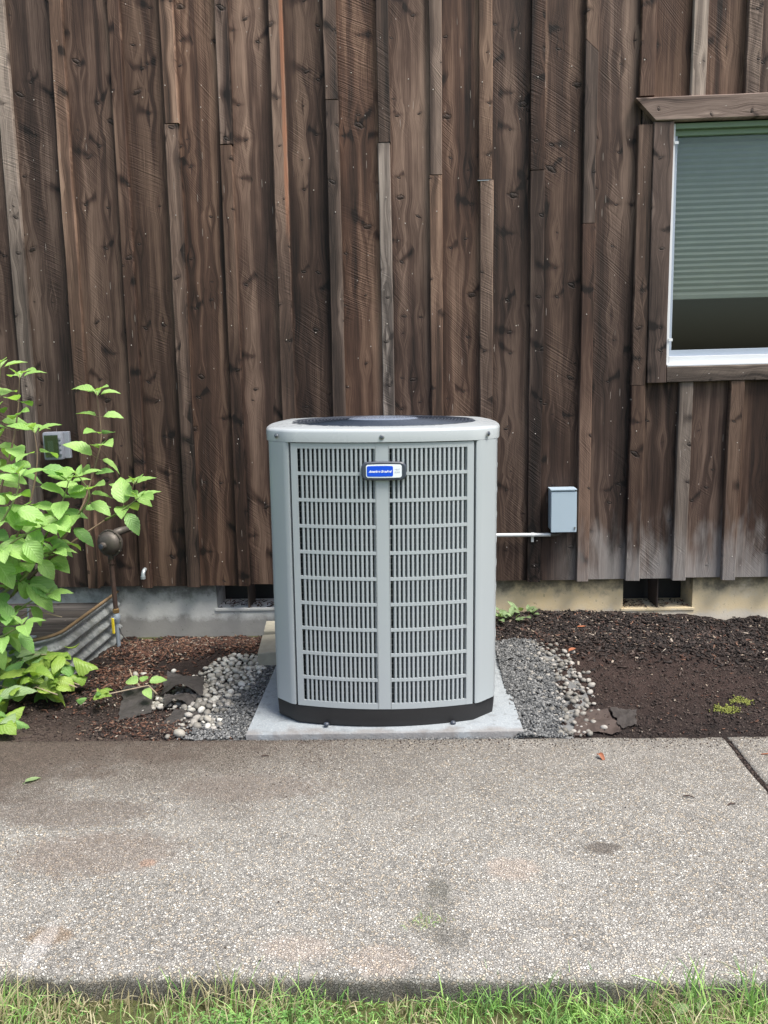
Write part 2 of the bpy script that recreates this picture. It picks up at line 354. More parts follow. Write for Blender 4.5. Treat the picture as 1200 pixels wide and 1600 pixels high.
def glass():
    N = NT("window_glass")
    t = N.n('BsdfTransparent', {'Color': (.88, .905, .90)}); g = N.n('BsdfGlossy', {'Color': (.9, 1, .98), 'Roughness': .02})
    fr = N.n('Fresnel', {'IOR': 1.5}).outputs[0]
    mx = N.n('MixShader', {0: N.m_('ADD', N.m_('MULTIPLY', fr, .75), 0.0), 1: t, 2: g}); N.t.links.new(mx.outputs[0], N.out.inputs['Surface'])
    return N.m
M['glass'] = glass()
def clear():
    N = NT("clear_smoked_lid")
    t = N.n('BsdfTransparent', {'Color': (.55, .62, .58)}); g = N.n('BsdfGlossy', {'Color': (1, 1, 1), 'Roughness': .1})
    mx = N.n('MixShader', {0: .12, 1: t, 2: g}); N.t.links.new(mx.outputs[0], N.out.inputs['Surface']); return N.m
M['clear'] = clear()

def blind_mat():
    N = NT("cellular_shade_fabric"); oc = N.n('TexCoord').outputs['Object']
    return N.pbr(N.mix(N.noise(oc, 6, 3), (.35, .36, .32), (.45, .46, .41)), .8)
M['blind'] = blind_mat()

def concrete_found():
    N = NT("foundation_concrete"); P = N.n('NewGeometry').outputs['Position']; s = N.n('SeparateXYZ', {0: P}); x, z = s.outputs[0], s.outputs[2]
    n1 = N.noise(P, 3.0, 6, .6); n2 = N.noise(P, 14, 6, .65); n3 = N.noise(P, 90, 4)
    left = N.mix(n2, (.38, .395, .395), (.62, .635, .62))
    right = N.mix(N.step(N.m_('ADD', N.m_('MULTIPLY', n1, .8), N.m_('MULTIPLY', n2, .35)), .34, .58), (.60, .58, .51), (.70, .54, .27))
    right = N.mix(N.m_('MULTIPLY', n2, .5), right, (.68, .67, .62))
    c = N.mix(N.step(x, .1, .6), left, right)
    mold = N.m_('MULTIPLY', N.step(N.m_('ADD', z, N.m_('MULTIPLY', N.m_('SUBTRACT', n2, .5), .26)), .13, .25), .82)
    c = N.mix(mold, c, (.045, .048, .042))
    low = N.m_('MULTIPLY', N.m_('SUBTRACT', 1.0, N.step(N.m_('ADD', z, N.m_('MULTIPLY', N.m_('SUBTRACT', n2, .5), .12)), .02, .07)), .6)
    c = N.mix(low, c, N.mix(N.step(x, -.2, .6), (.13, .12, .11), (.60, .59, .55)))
    pits = N.m_('LESS_THAN', N.noise(P, 55, 3), .33)
    c = N.mix(N.m_('MULTIPLY', pits, .35), c, (.06, .06, .05))
    return N.pbr(c, .85, N.bump(N.m_('ADD', N.m_('MULTIPLY', n3, .5), n2), .0016), 0, .3)
M['found'] = concrete_found()

def walkway_mat():
    N = NT("exposed_aggregate"); P = N.n('NewGeometry').outputs['Position']; s = N.n('SeparateXYZ', {0: P}); x, y = s.outputs[0], s.outputs[1]
    wp = N.v_('ADD', P, N.v_('MULTIPLY', N.n('TexNoise', {'Vector': P, 'Scale': 140}).outputs['Color'], (.010, .010, .010)))
    vo = N.n('TexVoronoi', {'Vector': wp, 'Scale': 150.0, 'Randomness': 1.0}); ve = N.n('TexVoronoi', {'Vector': wp, 'Scale': 150.0, 'Randomness': 1.0}, feature='DISTANCE_TO_EDGE')
    cc = N.n('SeparateColor', {0: vo.outputs['Color']})
    st = N.ramp(cc.outputs[0], [(0, (.14, .137, .127)), (.25, (.28, .272, .25)), (.7, (.40, .388, .355)), (1, (.62, .61, .56))])
    st = N.mix(N.m_('MULTIPLY', N.m_('GREATER_THAN', cc.outputs[1], .75), .55), st, (.44, .36, .25))
    edge = N.m_('MULTIPLY', N.step(ve.outputs['Distance'], .02, .18), N.step(N.m_('ADD', cc.outputs[1], N.m_('MULTIPLY', N.noise(P, 25, 3), .6)), .32, .5))
    big = N.noise(P, 1.6, 5, .6); medn = N.noise(P, 7, 5, .62)
    mort = N.mix(medn, (.17, .16, .145), (.33, .322, .295))
    c = N.mix(edge, mort, st)
    # worn pale centre patches, dirty back
    c = N.mix(N.m_('MULTIPLY', N.step(N.m_('ADD', N.m_('MULTIPLY', big, .65), N.m_('MULTIPLY', medn, .35)), .46, .66), .45), c, N.mix(edge, (.30, .29, .265), (.62, .61, .565)))
    grime = N.step(N.m_('ADD', y, N.m_('MULTIPLY', N.m_('SUBTRACT', big, .5), 1.4)), -2.25, -1.45)
    leftw = N.m_('SUBTRACT', 1.0, N.step(x, -.9, .7))
    c = N.mix(N.m_('MULTIPLY', grime, N.m_('MULTIPLY_ADD', leftw, .62, .36)), c, N.mix(edge, (.085, .070, .058), (.21, .185, .155)))
    # spilt soil upper left, with ragged edge
    so_ = N.m_('ADD', N.m_('MULTIPLY', N.m_('ADD', y, 1.47), 1.0), N.m_('ADD', N.m_('MULTIPLY', N.m_('ADD', x, .62), -.62), N.m_('MULTIPLY', N.m_('SUBTRACT', medn, .5), .95)))
    sm = N.m_('MULTIPLY', N.step(so_, -.12, .28), N.m_('SUBTRACT', 1.0, N.step(x, -.5, .1)))
    c = N.mix(N.m_('MULTIPLY', sm, .75), c, N.mix(N.noise(P, 40, 4), (.055, .040, .032), (.14, .105, .082)))
    def spot(cx, cy, rx, ry, col, st_, c):
        d = N.m_('SQRT', N.m_('ADD', N.m_('POWER', N.m_('DIVIDE', N.m_('SUBTRACT', x, cx), rx), 2), N.m_('POWER', N.m_('DIVIDE', N.m_('SUBTRACT', y, cy), ry), 2)))
        d = N.m_('ADD', d, N.m_('MULTIPLY', N.m_('SUBTRACT', N.noise(P, 22, 4), .5), 1.1))
        return N.mix(N.m_('MULTIPLY', N.m_('SUBTRACT', 1.0, N.step(d, .65, 1.15)), st_), c, col)
    c = spot(.514, -2.223, .055, .032, (.13, .115, .10), .8, c)
    c = spot(.02, -2.50, .05, .16, (.15, .145, .125), .38, c)
    c = spot(.06, -2.62, .05, .05, (.12, .115, .10), .4, c)
    c = spot(.03, -2.42, .04, .05, (.12, .12, .10), .4, c)
    c = spot(-1.0, -2.25, .28, .13, (.21, .165, .135), .5, c)
    c = spot(-1.15, -2.02, .30, .10, (.15, .12, .10), .5, c)
    c = spot(-.62, -1.85, .30, .10, (.19, .155, .13), .45, c)
    c = spot(-.82, -2.30, .03, .022, (.34, .23, .17), .7, c)
    c = spot(-.33, -2.66, .10, .05, (.48, .38, .31), .3, c)
    c = spot(-.12, -2.70, .09, .05, (.48, .38, .31), .3, c)
    c = spot(-.97, -2.62, .06, .04, (.26, .18, .11), .6, c)
    c = spot(.24, -2.33, .08, .06, (.46, .36, .29), .35, c)
    c = spot(-.98, -2.66, .03, .10, (.70, .69, .67), .35, c)
    c = N.mix(N.m_('MULTIPLY', N.m_('SUBTRACT', 1.0, N.step(N.n('SeparateXYZ', {0: P}).outputs[2], -.030, -.008)), .8), c, N.mix(medn, (.045, .045, .038), (.11, .105, .09)))  # lower slab face darkened by dirt and by shade put into the colour
    hgt = N.m_('ADD', N.m_('MULTIPLY', edge, 1.0), N.m_('MULTIPLY', cc.outputs[2], .6))
    return N.pbr(c, .8, N.bump(hgt, .0045, .9), 0, .35)
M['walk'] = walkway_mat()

def pad_mat():
    N = NT("composite_pad"); P = N.n('NewGeometry').outputs['Position']
    a = N.noise(P, 5, 5); b = N.noise(P, 120, 3); d = N.noise(P, 30, 5)
    c = N.mix(a, (.20, .23, .25), (.32, .35, .37)); c = N.mix(N.m_('MULTIPLY', N.step(b, .5, .75), .5), c, (.44, .47, .48))
    c = N.mix(N.m_('MULTIPLY', N.step(d, .52, .68), .45), c, (.15, .16, .165))
    sp = N.n('SeparateXYZ', {0: P}); ed = N.m_('ADD', N.step(sp.outputs[1], -1.36, -1.45), N.m_('MULTIPLY', N.noise(P, 18, 4), .5))
    c = N.mix(N.m_('MULTIPLY', N.step(N.m_('ADD', N.m_('MULTIPLY', N.m_('SUBTRACT', 1.0, N.step(sp.outputs[1], -1.45, -1.36)), .35), N.noise(P, 9, 5)), .62, .9), .5), c, (.16, .13, .11))
    return N.pbr(c, .7, N.bump(N.m_('ADD', b, d), .002), 0, .3)
M['pad'] = pad_mat()

def soil_mat():
    N = NT("bare_soil"); P = N.n('NewGeometry').outputs['Position']; s = N.n('SeparateXYZ', {0: P}); x, y = s.outputs[0], s.outputs[1]
    a = N.noise(P, 4, 5); b = N.noise(P, 35, 6, .7); d = N.noise(P, 160, 3)
    c = N.mix(b, (.009, .007, .0065), (.036, .026, .023))
    c = N.mix(N.m_('MULTIPLY', N.step(a, .45, .65), .45), c, N.mix(b, (.032, .021, .019), (.075, .050, .043)))
    fr = N.m_('MULTIPLY', N.step(y, -1.25, -1.4), .0)
    front = N.m_('MULTIPLY', N.m_('SUBTRACT', 1.0, N.step(N.m_('ADD', y, N.m_('MULTIPLY', a, .3)), -1.25, -.95)), N.m_('SUBTRACT', 1.0, N.step(x, -.8, -.4)))
    c = N.mix(N.m_('MULTIPLY', front, .6), c, N.mix(b, (.055, .040, .033), (.15, .115, .095)))
    rd = N.m_('SUBTRACT', 1.0, N.step(N.m_('SQRT', N.m_('ADD', N.m_('POWER', N.m_('DIVIDE', N.m_('SUBTRACT', x, .98), .55), 2), N.m_('POWER', N.m_('DIVIDE', N.m_('ADD', y, .85), .45), 2))), .5, 1.2))
    c = N.mix(N.m_('MULTIPLY', rd, .55), c, N.mix(b, (.026, .016, .0135), (.066, .042, .035)))
    c = N.mix(N.m_('MULTIPLY', N.m_('GREATER_THAN', d, .68), .5), c, (.26, .22, .18))
    return N.pbr(c, .9, N.bump(N.m_('ADD', N.m_('MULTIPLY', b, 1.5), d), .010), 0, .25)
M['soil'] = soil_mat()
def ground_mat():
    N = NT("turf_ground"); P = N.n('NewGeometry').outputs['Position']
    c = N.mix(N.noise(P, 9, 6), (.045, .038, .022), (.10, .12, .04))
    far = N.step(N.m_('MULTIPLY', N.n('SeparateXYZ', {0: P}).outputs[1], -1.0), 3.3, 3.8)
    c = N.mix(N.m_('MULTIPLY', far, .8), c, N.mix(N.noise(P, 30, 5), (.05, .10, .025), (.11, .18, .05)))
    return N.pbr(c, .9, N.bump(N.noise(P, 40, 5), .02), 0, .2)
M['ground'] = ground_mat()
def stone_mat(name, a, b, c_, rough=.65):
    N = NT(name); oc = N.n('TexCoord').outputs['Object']; P = N.n('NewGeometry').outputs['Position']; rnd = N.n('ObjectInfo').outputs['Random']
    ri = N.n('NewGeometry').outputs['Random Per Island']
    k = N.m_('FRACT', N.m_('ADD', rnd, ri))
    c = N.ramp(k, [(0, a), (.5, b), (1, c_)])
    c = N.mix(N.m_('MULTIPLY', N.noise(P, 70, 4), .4), c, tuple(q * .55 for q in b))
    return N.pbr(c, rough, N.bump(N.noise(P, 180, 3), .001), 0, .4)
M['pebble'] = stone_mat("pale_river_pebble", (.24, .225, .19), (.44, .43, .385), (.60, .60, .56))
M['pebble_t'] = stone_mat("tan_round_stone", (.13, .125, .11), (.235, .225, .20), (.38, .365, .335))
M['gravel'] = stone_mat("crushed_grey_gravel", (.045, .049, .052), (.105, .11, .112), (.27, .275, .27), .8)
M['mulch_r'] = stone_mat("red_brown_mulch", (.030, .014, .010), (.085, .038, .025), (.21, .115, .075), .8)
M['mulch_d'] = stone_mat("dark_mulch", (.007, .0055, .005), (.020, .015, .0135), (.075, .054, .046), .8)
M['mulch_p'] = stone_mat("pale_splinter", (.16, .12, .09), (.26, .21, .16), (.36, .32, .27), .8)
M['clod'] = stone_mat("soil_crumb", (.022, .016, .014), (.05, .036, .030), (.10, .075, .062), .9)
M['clodl'] = stone_mat("dry_soil_crumb", (.06, .045, .037), (.11, .085, .07), (.2, .165, .14), .9)
def grass_mat(name, a, b):
    N = NT(name); ri = N.n('NewGeometry').outputs['Random Per Island']
    c = N.mix(ri, a, b)
    p = N.n('BsdfPrincipled', {'Base Color': c, 'Roughness': .45, 'Specular IOR Level': .4}); t = N.n('BsdfTranslucent', {'Color': c})
    mx = N.n('MixShader', {0: .3, 1: p, 2: t}); N.t.links.new(mx.outputs[0], N.out.inputs['Surface']); return N.m
M['grass_g'] = grass_mat("grass_green", (.11, .26, .065), (.26, .45, .14))
M['grass_l'] = grass_mat("grass_lime", (.24, .46, .10), (.44, .66, .22))
M['grass_s'] = grass_mat("grass_straw", (.34, .30, .17), (.56, .52, .34))

# ------------------------------------------------------------------ ground
def fbm(x, y, sc, o=4):
    return noise.fractal(Vector((x * sc, y * sc, 3.3)), .6, 2.1, o)
me = bpy.data.meshes.new("ground")
me.from_pydata([(-60, -60, -.07), (60, -60, -.07), (60, 60, -.07), (-60, 60, -.07)], [], [(0, 1, 2, 3)])
tag(link_mesh("ground", me, M['ground']), kind='structure')

def soil_h(x, y):
    # y from -1.47 (walkway) to 0 (house)
    t = max(0.0, min(1.0, (y + 1.47) / 1.5))
    left = -.015 - .05 * t
    right = -.012 + .062 * t * (1 if x < 1.0 else max(.15, 1 - (x - 1.0) / .9))
    k = max(0.0, min(1.0, (x + .3) / .8)); k = k * k * (3 - 2 * k)
    h = left * (1 - k) + right * k
    h += .022 * math.exp(-((x + 1.22) / .33) ** 2 - ((y + .25) / .16) ** 2)      # bark heap by the foundation
    h += .030 * math.exp(-((x - .75) / .35) ** 2 - ((y + .10) / .13) ** 2)
    h += .012 * fbm(x, y, 3.0, 3) + .008 * fbm(x + 5, y, 14, 4)
    if x < -1.3 and y < -.8: h -= .02 * math.exp(-((x + 1.6) / .2) ** 2 - ((y + 1.15) / .18) ** 2)
    if y < -1.40: h = min(h, -.004) * .7 - .003
    if -.70 < x < .355 and -1.5 < y < -.45: h = min(h, -.020)
    if x > .6: h += .010 * max(0.0, fbm(x + 2, y, 9, 3)) + .006 * fbm(x, y + 4, 26, 3)
    return h
xs = np.concatenate([np.arange(-6, -2.6, .12), np.arange(-2.6, 2.4, .0125), np.arange(2.4, 6.01, .12)])
ys = np.arange(-1.47, .06, .0125)
V = np.array([(x, y, soil_h(x, y)) for y in ys for x in xs]); nx, ny = len(xs), len(ys)
idx = np.arange(nx * ny).reshape(ny, nx)
F = np.stack([idx[:-1, :-1], idx[:-1, 1:], idx[1:, 1:], idx[1:, :-1]], -1).reshape(-1, 4)
soil = link_mesh("soil", fast_mesh("soil", V, F, [M['soil']], smooth=True)); tag(soil, kind='structure')

# ------------------------------------------------------------------ walkway: two slabs and a dirt-filled joint
walkway = empty("walkway", (0, -2.13, 0), kind='structure')
def slab(x0, x1, y0, y1, crumble):
    """top sheet with ragged edges that turn down to the ground"""
    gx = list(np.arange(x0, x1 + 1e-6, (x1 - x0) / max(8, int((x1 - x0) / .02)))); rows = []
    prof = [(y0 - .004, -.112), (y0 - .003, -.05), (y0, -.016), (y0 + .008, -.005), (y0 + .022, -.001)] + [(y, 0) for y in np.linspace(y0 + .06, y1 - .03, 14)] + [(y1 - .006, -.001), (y1, -.008), (y1 + .002, -.10)]
    V = []
    for j, (py, pz) in enumerate(prof):
        for i, px in enumerate(gx):
            n1 = fbm(px, py * .3, 9, 4); n2 = fbm(px + 7, py * 3, 30, 3)
            front = 1.0 if j < 5 else 0.0; back = 1.0 if j >= len(prof) - 3 else 0.0
            dy = front * (crumble * (.010 * n1 + .006 * n2)) + back * .006 * n2
            dz = front * (crumble * .006 * n2) * (1 if j > 1 else .3) - (.003 * abs(n1) if back else 0) + .0015 * fbm(px, py, 3, 2)
            ex = 0.0
            if i == 0: ex = .004 * fbm(0, py, 14, 4)
            if i == len(gx) - 1: ex = .007 * fbm(0, py, 14, 4)
            V.append((px + ex, py + dy, pz + dz))
    n = len(gx); F = []
    for j in range(len(prof) - 1):
        for i in range(n - 1): a = j * n + i; F.append((a, a + 1, a + n + 1, a + n))
    V = np.array(V); base = len(V)
    # side walls
    W = []; 
    for i in (0, n - 1):
        for j in range(len(prof)):
            p = V[j * n + i]; W.append((p[0], p[1], -.112))
    V = np.vstack([V, np.array(W)])
    for s_, i in enumerate((0, n - 1)):
        for j in range(len(prof) - 1):
            a, b = j * n + i, (j + 1) * n + i; c, d = base + s_ * len(prof) + j, base + s_ * len(prof) + j + 1
            F.append((a, b, d, c) if s_ == 0 else (b, a, c, d))
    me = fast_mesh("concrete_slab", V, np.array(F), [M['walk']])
    me.shade_smooth(); o = link_mesh("concrete_slab", me, parent=walkway); o.location = (0, 2.13, 0)
    return o
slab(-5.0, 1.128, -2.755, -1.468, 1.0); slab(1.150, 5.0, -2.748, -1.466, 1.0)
bm = bmesh.new(); box(bm, 1.118, 1.160, -2.76, -1.475, -.10, -.004)
o = from_bm("joint_filler", bm, M['soil'], walkway); o.location = (0, 2.13, 0)

# ------------------------------------------------------------------ the house: boards, battens, foundation, window
house = empty("house", (0, 0, 0), label="dark brown board and batten house wall on a low concrete foundation", cat="house")
def plank(name, x0, x1, yf, yb, z0, z1, mat, parent, jit=.0015, shear0=0.0, shear1=0.0, tilt=0.0, horiz=False, wav=0.0):
    """long board, grain along local z; shear: end cut offset at the +x side. horiz: lay it along world x"""
    L = (z1 - z0) if not horiz else (x1 - x0); Wd = (x1 - x0) if not horiz else (z1 - z0); T = yb - yf
    n = max(2, int(L / .16)); c = .0035; bm = bmesh.new(); rings = []
    ph = random.random() * 50
    for i in range(n + 1):
        t = i / n; zz = t * L
        dx = wav * noise.noise(Vector((ph, zz * 1.1, 0))) + random.uniform(-jit, jit) * .5; dw = random.uniform(-jit, jit) * .6; dy = random.uniform(-jit, jit) * .5 + wav * .4 * noise.noise(Vector((ph, zz * .8, 9)))
        pr = [(-Wd / 2 - dw, T), (-Wd / 2 - dw, c), (-Wd / 2 - dw + c, 0), (Wd / 2 + dw - c, 0), (Wd / 2 + dw, c), (Wd / 2 + dw, T)]
        ring = []
        for (a, b) in pr:
            sh = (shear0 * (1 - t) + shear1 * t) * (a / Wd + .5) if (i == 0 or i == n) else 0
            ring.append(bm.verts.new((a + dx, b + dy + (tilt * a if b < T else 0), zz + sh)))
        rings.append(ring)
    for a, b in zip(rings, rings[1:]):
        for k in range(6): bm.faces.new((a[k], a[(k + 1) % 6], b[(k + 1) % 6], b[k]))
    bm.faces.new(rings[0][::-1]); bm.faces.new(rings[-1])
    o = from_bm(name, bm, mat, parent)
    if horiz:
        o.rotation_euler = (0, math.radians(90), 0); o.location = (x0, yf, (z0 + z1) / 2)
    else:
        o.location = ((x0 + x1) / 2, yf, z0)
        if parent is house:                    # the cladding leans a little, more so towards the left end
            th = (.017 + .033 * max(0.0, min(1.0, -(x0 + x1) / 2 / 1.6))) / 2.85
            o.rotation_euler = (0, th, 0); o.location.x += math.tan(th) * (z0 - 1.6)
    return o
TOP = 3.75; BOT = .25
BX = [-2.948, -2.679, -2.410, -2.128, -1.835, -1.535, -1.262, -.980, -.701, -.427, -.160, .103, .354, .616, .880, 1.143, 1.409, 1.672, 1.94, 2.21, 2.48, 2.75]
WIN0, WIN1, WZ0, WZ1 = 1.295, 2.20, 1.405, 2.61
for i, (a, b) in enumerate(zip(BX, BX[1:])):
    x0, x1 = a + .004, b - .004; yf = random.uniform(-.003, .003)
    til = random.uniform(-.03, .03)
    if x1 > WIN0 and x0 < WIN1:
        plank("siding_board", x0, x1, yf, .022, BOT + random.uniform(-.004, .004), WZ0 - .04, M['wood'], house, tilt=til)
        plank("siding_board", x0, x1, yf, .022, WZ1 + .06, TOP, M['wood'], house, tilt=til)
        if x0 < WIN0: plank("siding_board", x0, 1.285, yf, .022, WZ0 - .04, WZ1 + .06, M['wood'], house)
        if x1 > WIN1: plank("siding_board", WIN1 + .01, x1, yf, .022, WZ0 - .04, WZ1 + .06, M['wood'], house)
    else:
        plank("siding_board", x0, x1, yf, .022, BOT + random.uniform(-.004, .004), TOP, M['wood'], house, tilt=til)
SPL = {6: 2.698, 7: 2.586, 9: 2.780, 10: 2.565, 11: 2.400, 12: 2.367, 13: 2.405, 14: 2.136}
MATB = {3: 'wood_g', 8: 'wood_o', 10: 'wood_g', 12: 'wood_b', 16: 'wood_g'}
for i, x in enumerate(BX):
    hw = random.uniform(.031, .036); zb = BOT - random.uniform(.0, .008); T = random.uniform(.026, .034)
    mt = M[MATB.get(i, random.choice(['wood_b', 'wood_b', 'wood']))]
    tl = random.choice([-1, 1]) * random.uniform(.02, .09)
    def bt(z0, z1, m=None, dx=0.0, T_=None, s0=0, s1=0):
        return plank("batten", x - hw + dx, x + hw + dx, -(T_ or T), 0.004 - .0045, z0, z1, m or mt, house, jit=.002, tilt=tl, wav=.004, shear0=s0, shear1=s1)
    if i in (16, 17, 18):
        bt(zb, WZ0 - .088); bt(WZ1 + .112, TOP); continue
    if i == 15:
        x = 1.157; hw = .037
        bt(zb, 1.305); bt(1.3075, 2.60, M['wood_b']); bt(2.735, TOP); continue
    if i in SPL:
        z = SPL[i]; up = {10: 'wood_b', 14: 'wood_b', 12: 'wood_b'}.get(i)
        if i == 14: bt(3.011, TOP, s0=-.06); bt(z, 3.008, s1=-.06); bt(zb, z - .003, M['wood'], dx=.004)
        else: bt(z, TOP, M[up] if up else None); bt(zb, z - random.uniform(.003, .006), dx=random.uniform(-.006, .006), T_=T + random.uniform(-.003, .003))
        if i == 12:
            bm = bmesh.new(); box(bm, x - .036, x + .036, -T - .002, -.001, z - .006, z - .003); from_bm("flashing_strip", bm, M['galv'], house)
    else: bt(zb, TOP)
# nail heads on battens and boards
pos = []
for i, x in enumerate(BX[:-1]):
    for z in np.arange(.42, 3.5, .61):
        if i in (16, 17, 18) and 1.2 < z < 2.8: continue
        if random.random() < .8: pos.append((x + random.uniform(-.012, .012), -.034, z + random.uniform(-.06, .06)))
        if random.random() < .5 and i not in (15, 16, 17, 18): pos.append((x + random.uniform(.09, .18), -.0045, z + random.uniform(-.1, .1)))
pos = np.array(pos); ones = np.zeros(len(pos)); iv, if_ = ico(1)
nl = link_mesh("nail_head", scatter("nail_head", iv, if_, pos, rot_xyz(ones, ones, ones), np.tile([.0035, .0022, .0035], (len(pos), 1)), [M['steel_nail']]), parent=house); tag(nl, kind='stuff')

# foundation with two real vent openings
bm = bmesh.new(); FY0, FY1 = .052, .26; ZB = -.2; ZT = .262
LV, RV = (-1.180, -.80, .096), (1.119, 1.503, .066)
box(bm, -6, LV[0], FY0, FY1, ZB, ZT); box(bm, LV[1], RV[0], FY0, FY1, ZB, ZT); box(bm, RV[1], 6, FY0, FY1, ZB, ZT)
box(bm, LV[0], LV[1], FY0, FY1, ZB, LV[2]); box(bm, RV[0], RV[1], FY0, FY1, ZB, RV[2])
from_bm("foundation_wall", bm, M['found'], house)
bm = bmesh.new(); box(bm, -6, 6, .27, .275, -.2, .4); from_bm("crawl_space_dark_sheet", bm, M['black'], house)  # black sheet stands in for the unlit depth behind the vents
bm = bmesh.new(); box(bm, -6, 6, .024, .30, .262, 3.8); bm2 = bm
bm.free()
bm = bmesh.new(); box(bm, -6, WIN0, .0235, .10, .2625, 3.8); box(bm, WIN1 + .02, 6, .0235, .10, .2625, 3.8); box(bm, WIN0, WIN1 + .02, .0235, .10, .2625, WZ0 - .01); box(bm, WIN0, WIN1 + .02, .0235, .10, WZ1 + .01, 3.8)
from_bm("wall_sheathing", bm, M['room'], house)
for (a, b, zz) in (LV, RV):
    xm = (a + b) / 2 - (.008 if a < 0 else .0)
    bm = bmesh.new(); box(bm, xm - .004, xm + .004, FY0 + .004, FY1 - .02, zz, .249, .001); from_bm("vent_divider", bm, M['clodl'], house)
    bm = bmesh.new(); box(bm, a - .012, b + .012, FY0 - .007, FY0 + .06, zz - .014, zz + .0015, .003); from_bm("vent_sill", bm, M['found'], house)
    n = 90; P = np.stack([RNG.uniform(a + .01, b - .01, n), RNG.uniform(FY0 + .01, FY1 - .05, n), zz + .004 + RNG.uniform(0, .008, n)], 1)
    S = np.stack([RNG.uniform(.008, .03, n), RNG.uniform(.002, .006, n), RNG.uniform(.001, .004, n)], 1)
    o = link_mesh("dry_debris", scatter("dry_debris", CUBE_V, CUBE_F, P, rot_xyz(RNG.uniform(-.4, .4, n), RNG.uniform(-.5, .5, n), RNG.uniform(0, 6.3, n)), S, [M['mulch_r'], M['mulch_d']], RNG.integers(0, 2, n)), parent=house); tag(o, kind='stuff')

# window
win = bpy.data.objects.new("window", None); COL.objects.link(win); win.parent = house
XR = WIN1
plank("trim_board", 1.104, XR + .22, -.050, -.003, 2.612, 2.722, M['wood_t'], win, shear0=.104, horiz=True)
plank("trim_board", 1.197, 1.296, -.042, .015, 1.318, 2.606, M['wood_t'], win, wav=.003)
plank("trim_board", XR + .006, XR + .09, -.042, .015, 1.318, 2.606, M['wood_t'], win, wav=.003)
plank("trim_board", 1.299, XR + .004, -.040, .015, 1.318, 1.398, M['wood_g'], win, horiz=True)
def wbox(name, x0, x1, y0, y1, z0, z1, m, bev=.002):
    bm = bmesh.new(); box(bm, x0, x1, y0, y1, z0, z1, bev); return from_bm(name, bm, M[m], win)
wbox("window_frame", 1.299, 1.314, -.012, .05, 1.402, 2.604, 'vinyl')          # left jamb
wbox("window_frame", XR - .014, XR + .001, -.012, .05, 1.402, 2.604, 'vinyl')
wbox("window_frame", 1.3145, XR - .0145, -.012, .05, 1.402, 1.452, 'vinyl')
wbox("window_frame", 1.3145, XR - .0145, -.012, .05, 2.578, 2.604, 'vinyl_g')
wbox("sash_rail", 1.3145, XR - .0145, .012, .048, 1.4525, 1.484, 'sash_g'); wbox("sash_rail", 1.3145, XR - .0145, .012, .048, 2.550, 2.5775, 'vinyl_g')
wbox("sash_stile", 1.3145, 1.333, .012, .048, 1.4845, 2.5495, 'sash_g'); wbox("sash_stile", XR - .033, XR - .0145, .012, .048, 1.4845, 2.5495, 'sash_g')
wbox("window_pane", 1.3335, XR - .0335, .030, .034, 1.4845, 2.5495, 'glass', 0)
for z in (2.505, 1.530): wbox("screen_clip", 1.308, 1.330, -.017, -.0125, z, z + .014, 'vinyl', .001)
wbox("window_sill", 1.302, XR - .002, -.030, -.0125, 1.3995, 1.410, 'vinyl', .002)
bm = bmesh.new(); zz = 1.772; prev = None; k = 0
while zz < 2.58:                                                               # pleats of the cellular shade
    y = .085 if k % 2 else .076
    a = (bm.verts.new((1.318, y, zz)), bm.verts.new((XR - .016, y, zz)))
    if prev: bm.faces.new((prev[0], prev[1], a[1], a[0]))
    prev = a; k += 1; zz += .0145
sh = from_bm("pleated_shade", bm, M['blind'], win)
wbox("shade_rail", 1.316, XR - .014, .070, .092, 1.748, 1.772, 'blind', .003)
wbox("window_board", 1.316, XR - .014, .062, .30, 1.440, 1.452, 'room', .001)
bm = bmesh.new(); box(bm, 1.0, 2.6, .101, 1.6, .9, 3.0)
for f in [f for f in bm.faces if f.calc_center_median().y < .11]: bm.faces.remove(f)
from_bm("room_interior", bm, M['room'], win)

# ------------------------------------------------------------------ concrete pad and the condenser unit
PADZ = .016
bm = bmesh.new(); box(bm, -.545, .545, -.02, .98, -.07, PADZ, .006)
pad = from_bm("equipment_pad", bm, M['pad']); pad.location = (-.163, -1.432, 0); pad.rotation_euler = (0, 0, math.radians(1.0))
smooth_angle(pad)
tag(pad, "light blue grey slab lying on the gravel under the outdoor condenser unit", "equipment pad")

unit = empty("condenser_unit", (-.172, -.945, PADZ), math.radians(1.6), label="grey louvred outdoor heat pump condenser standing on the pale slab", cat="air conditioner")
unit.rotation_euler = (0, math.radians(.8), math.radians(1.6)); unit.location.z += -.001
FW, FB, FD = .357, .055, .460; SWd, SB, SD = .325, .034, .478
ZL, ZH = .078, 1.130                                  # local heights of the panels
def face_pt(kind, u, dep=0.0):
    """point in plan on one of the four bowed faces, dep = depth inwards"""
    w_, b_, d_ = (FW, FB, FD) if kind in (0, 2) else (SWd, SB, SD)
    p = Vector((u, -d_ + b_ * (u / w_) ** 2 + dep, 0)); a = (0, math.pi / 2, math.pi, -math.pi / 2)[kind]
    return Matrix.Rotation(a, 3, 'Z') @ p
def outline(off=0.0):
    pts = []
    for k in range(4):
        w_ = FW if k in (0, 2) else SWd
        for i in range(13): pts.append(face_pt(k, -w_ + 2 * w_ * i / 12, 0))
    n = len(pts); out = []
    for i, p in enumerate(pts):
        t = (pts[(i + 1) % n] - pts[i - 1]).normalized(); nr = Vector((t.y, -t.x, 0)); out.append(p + nr * off)
    return out
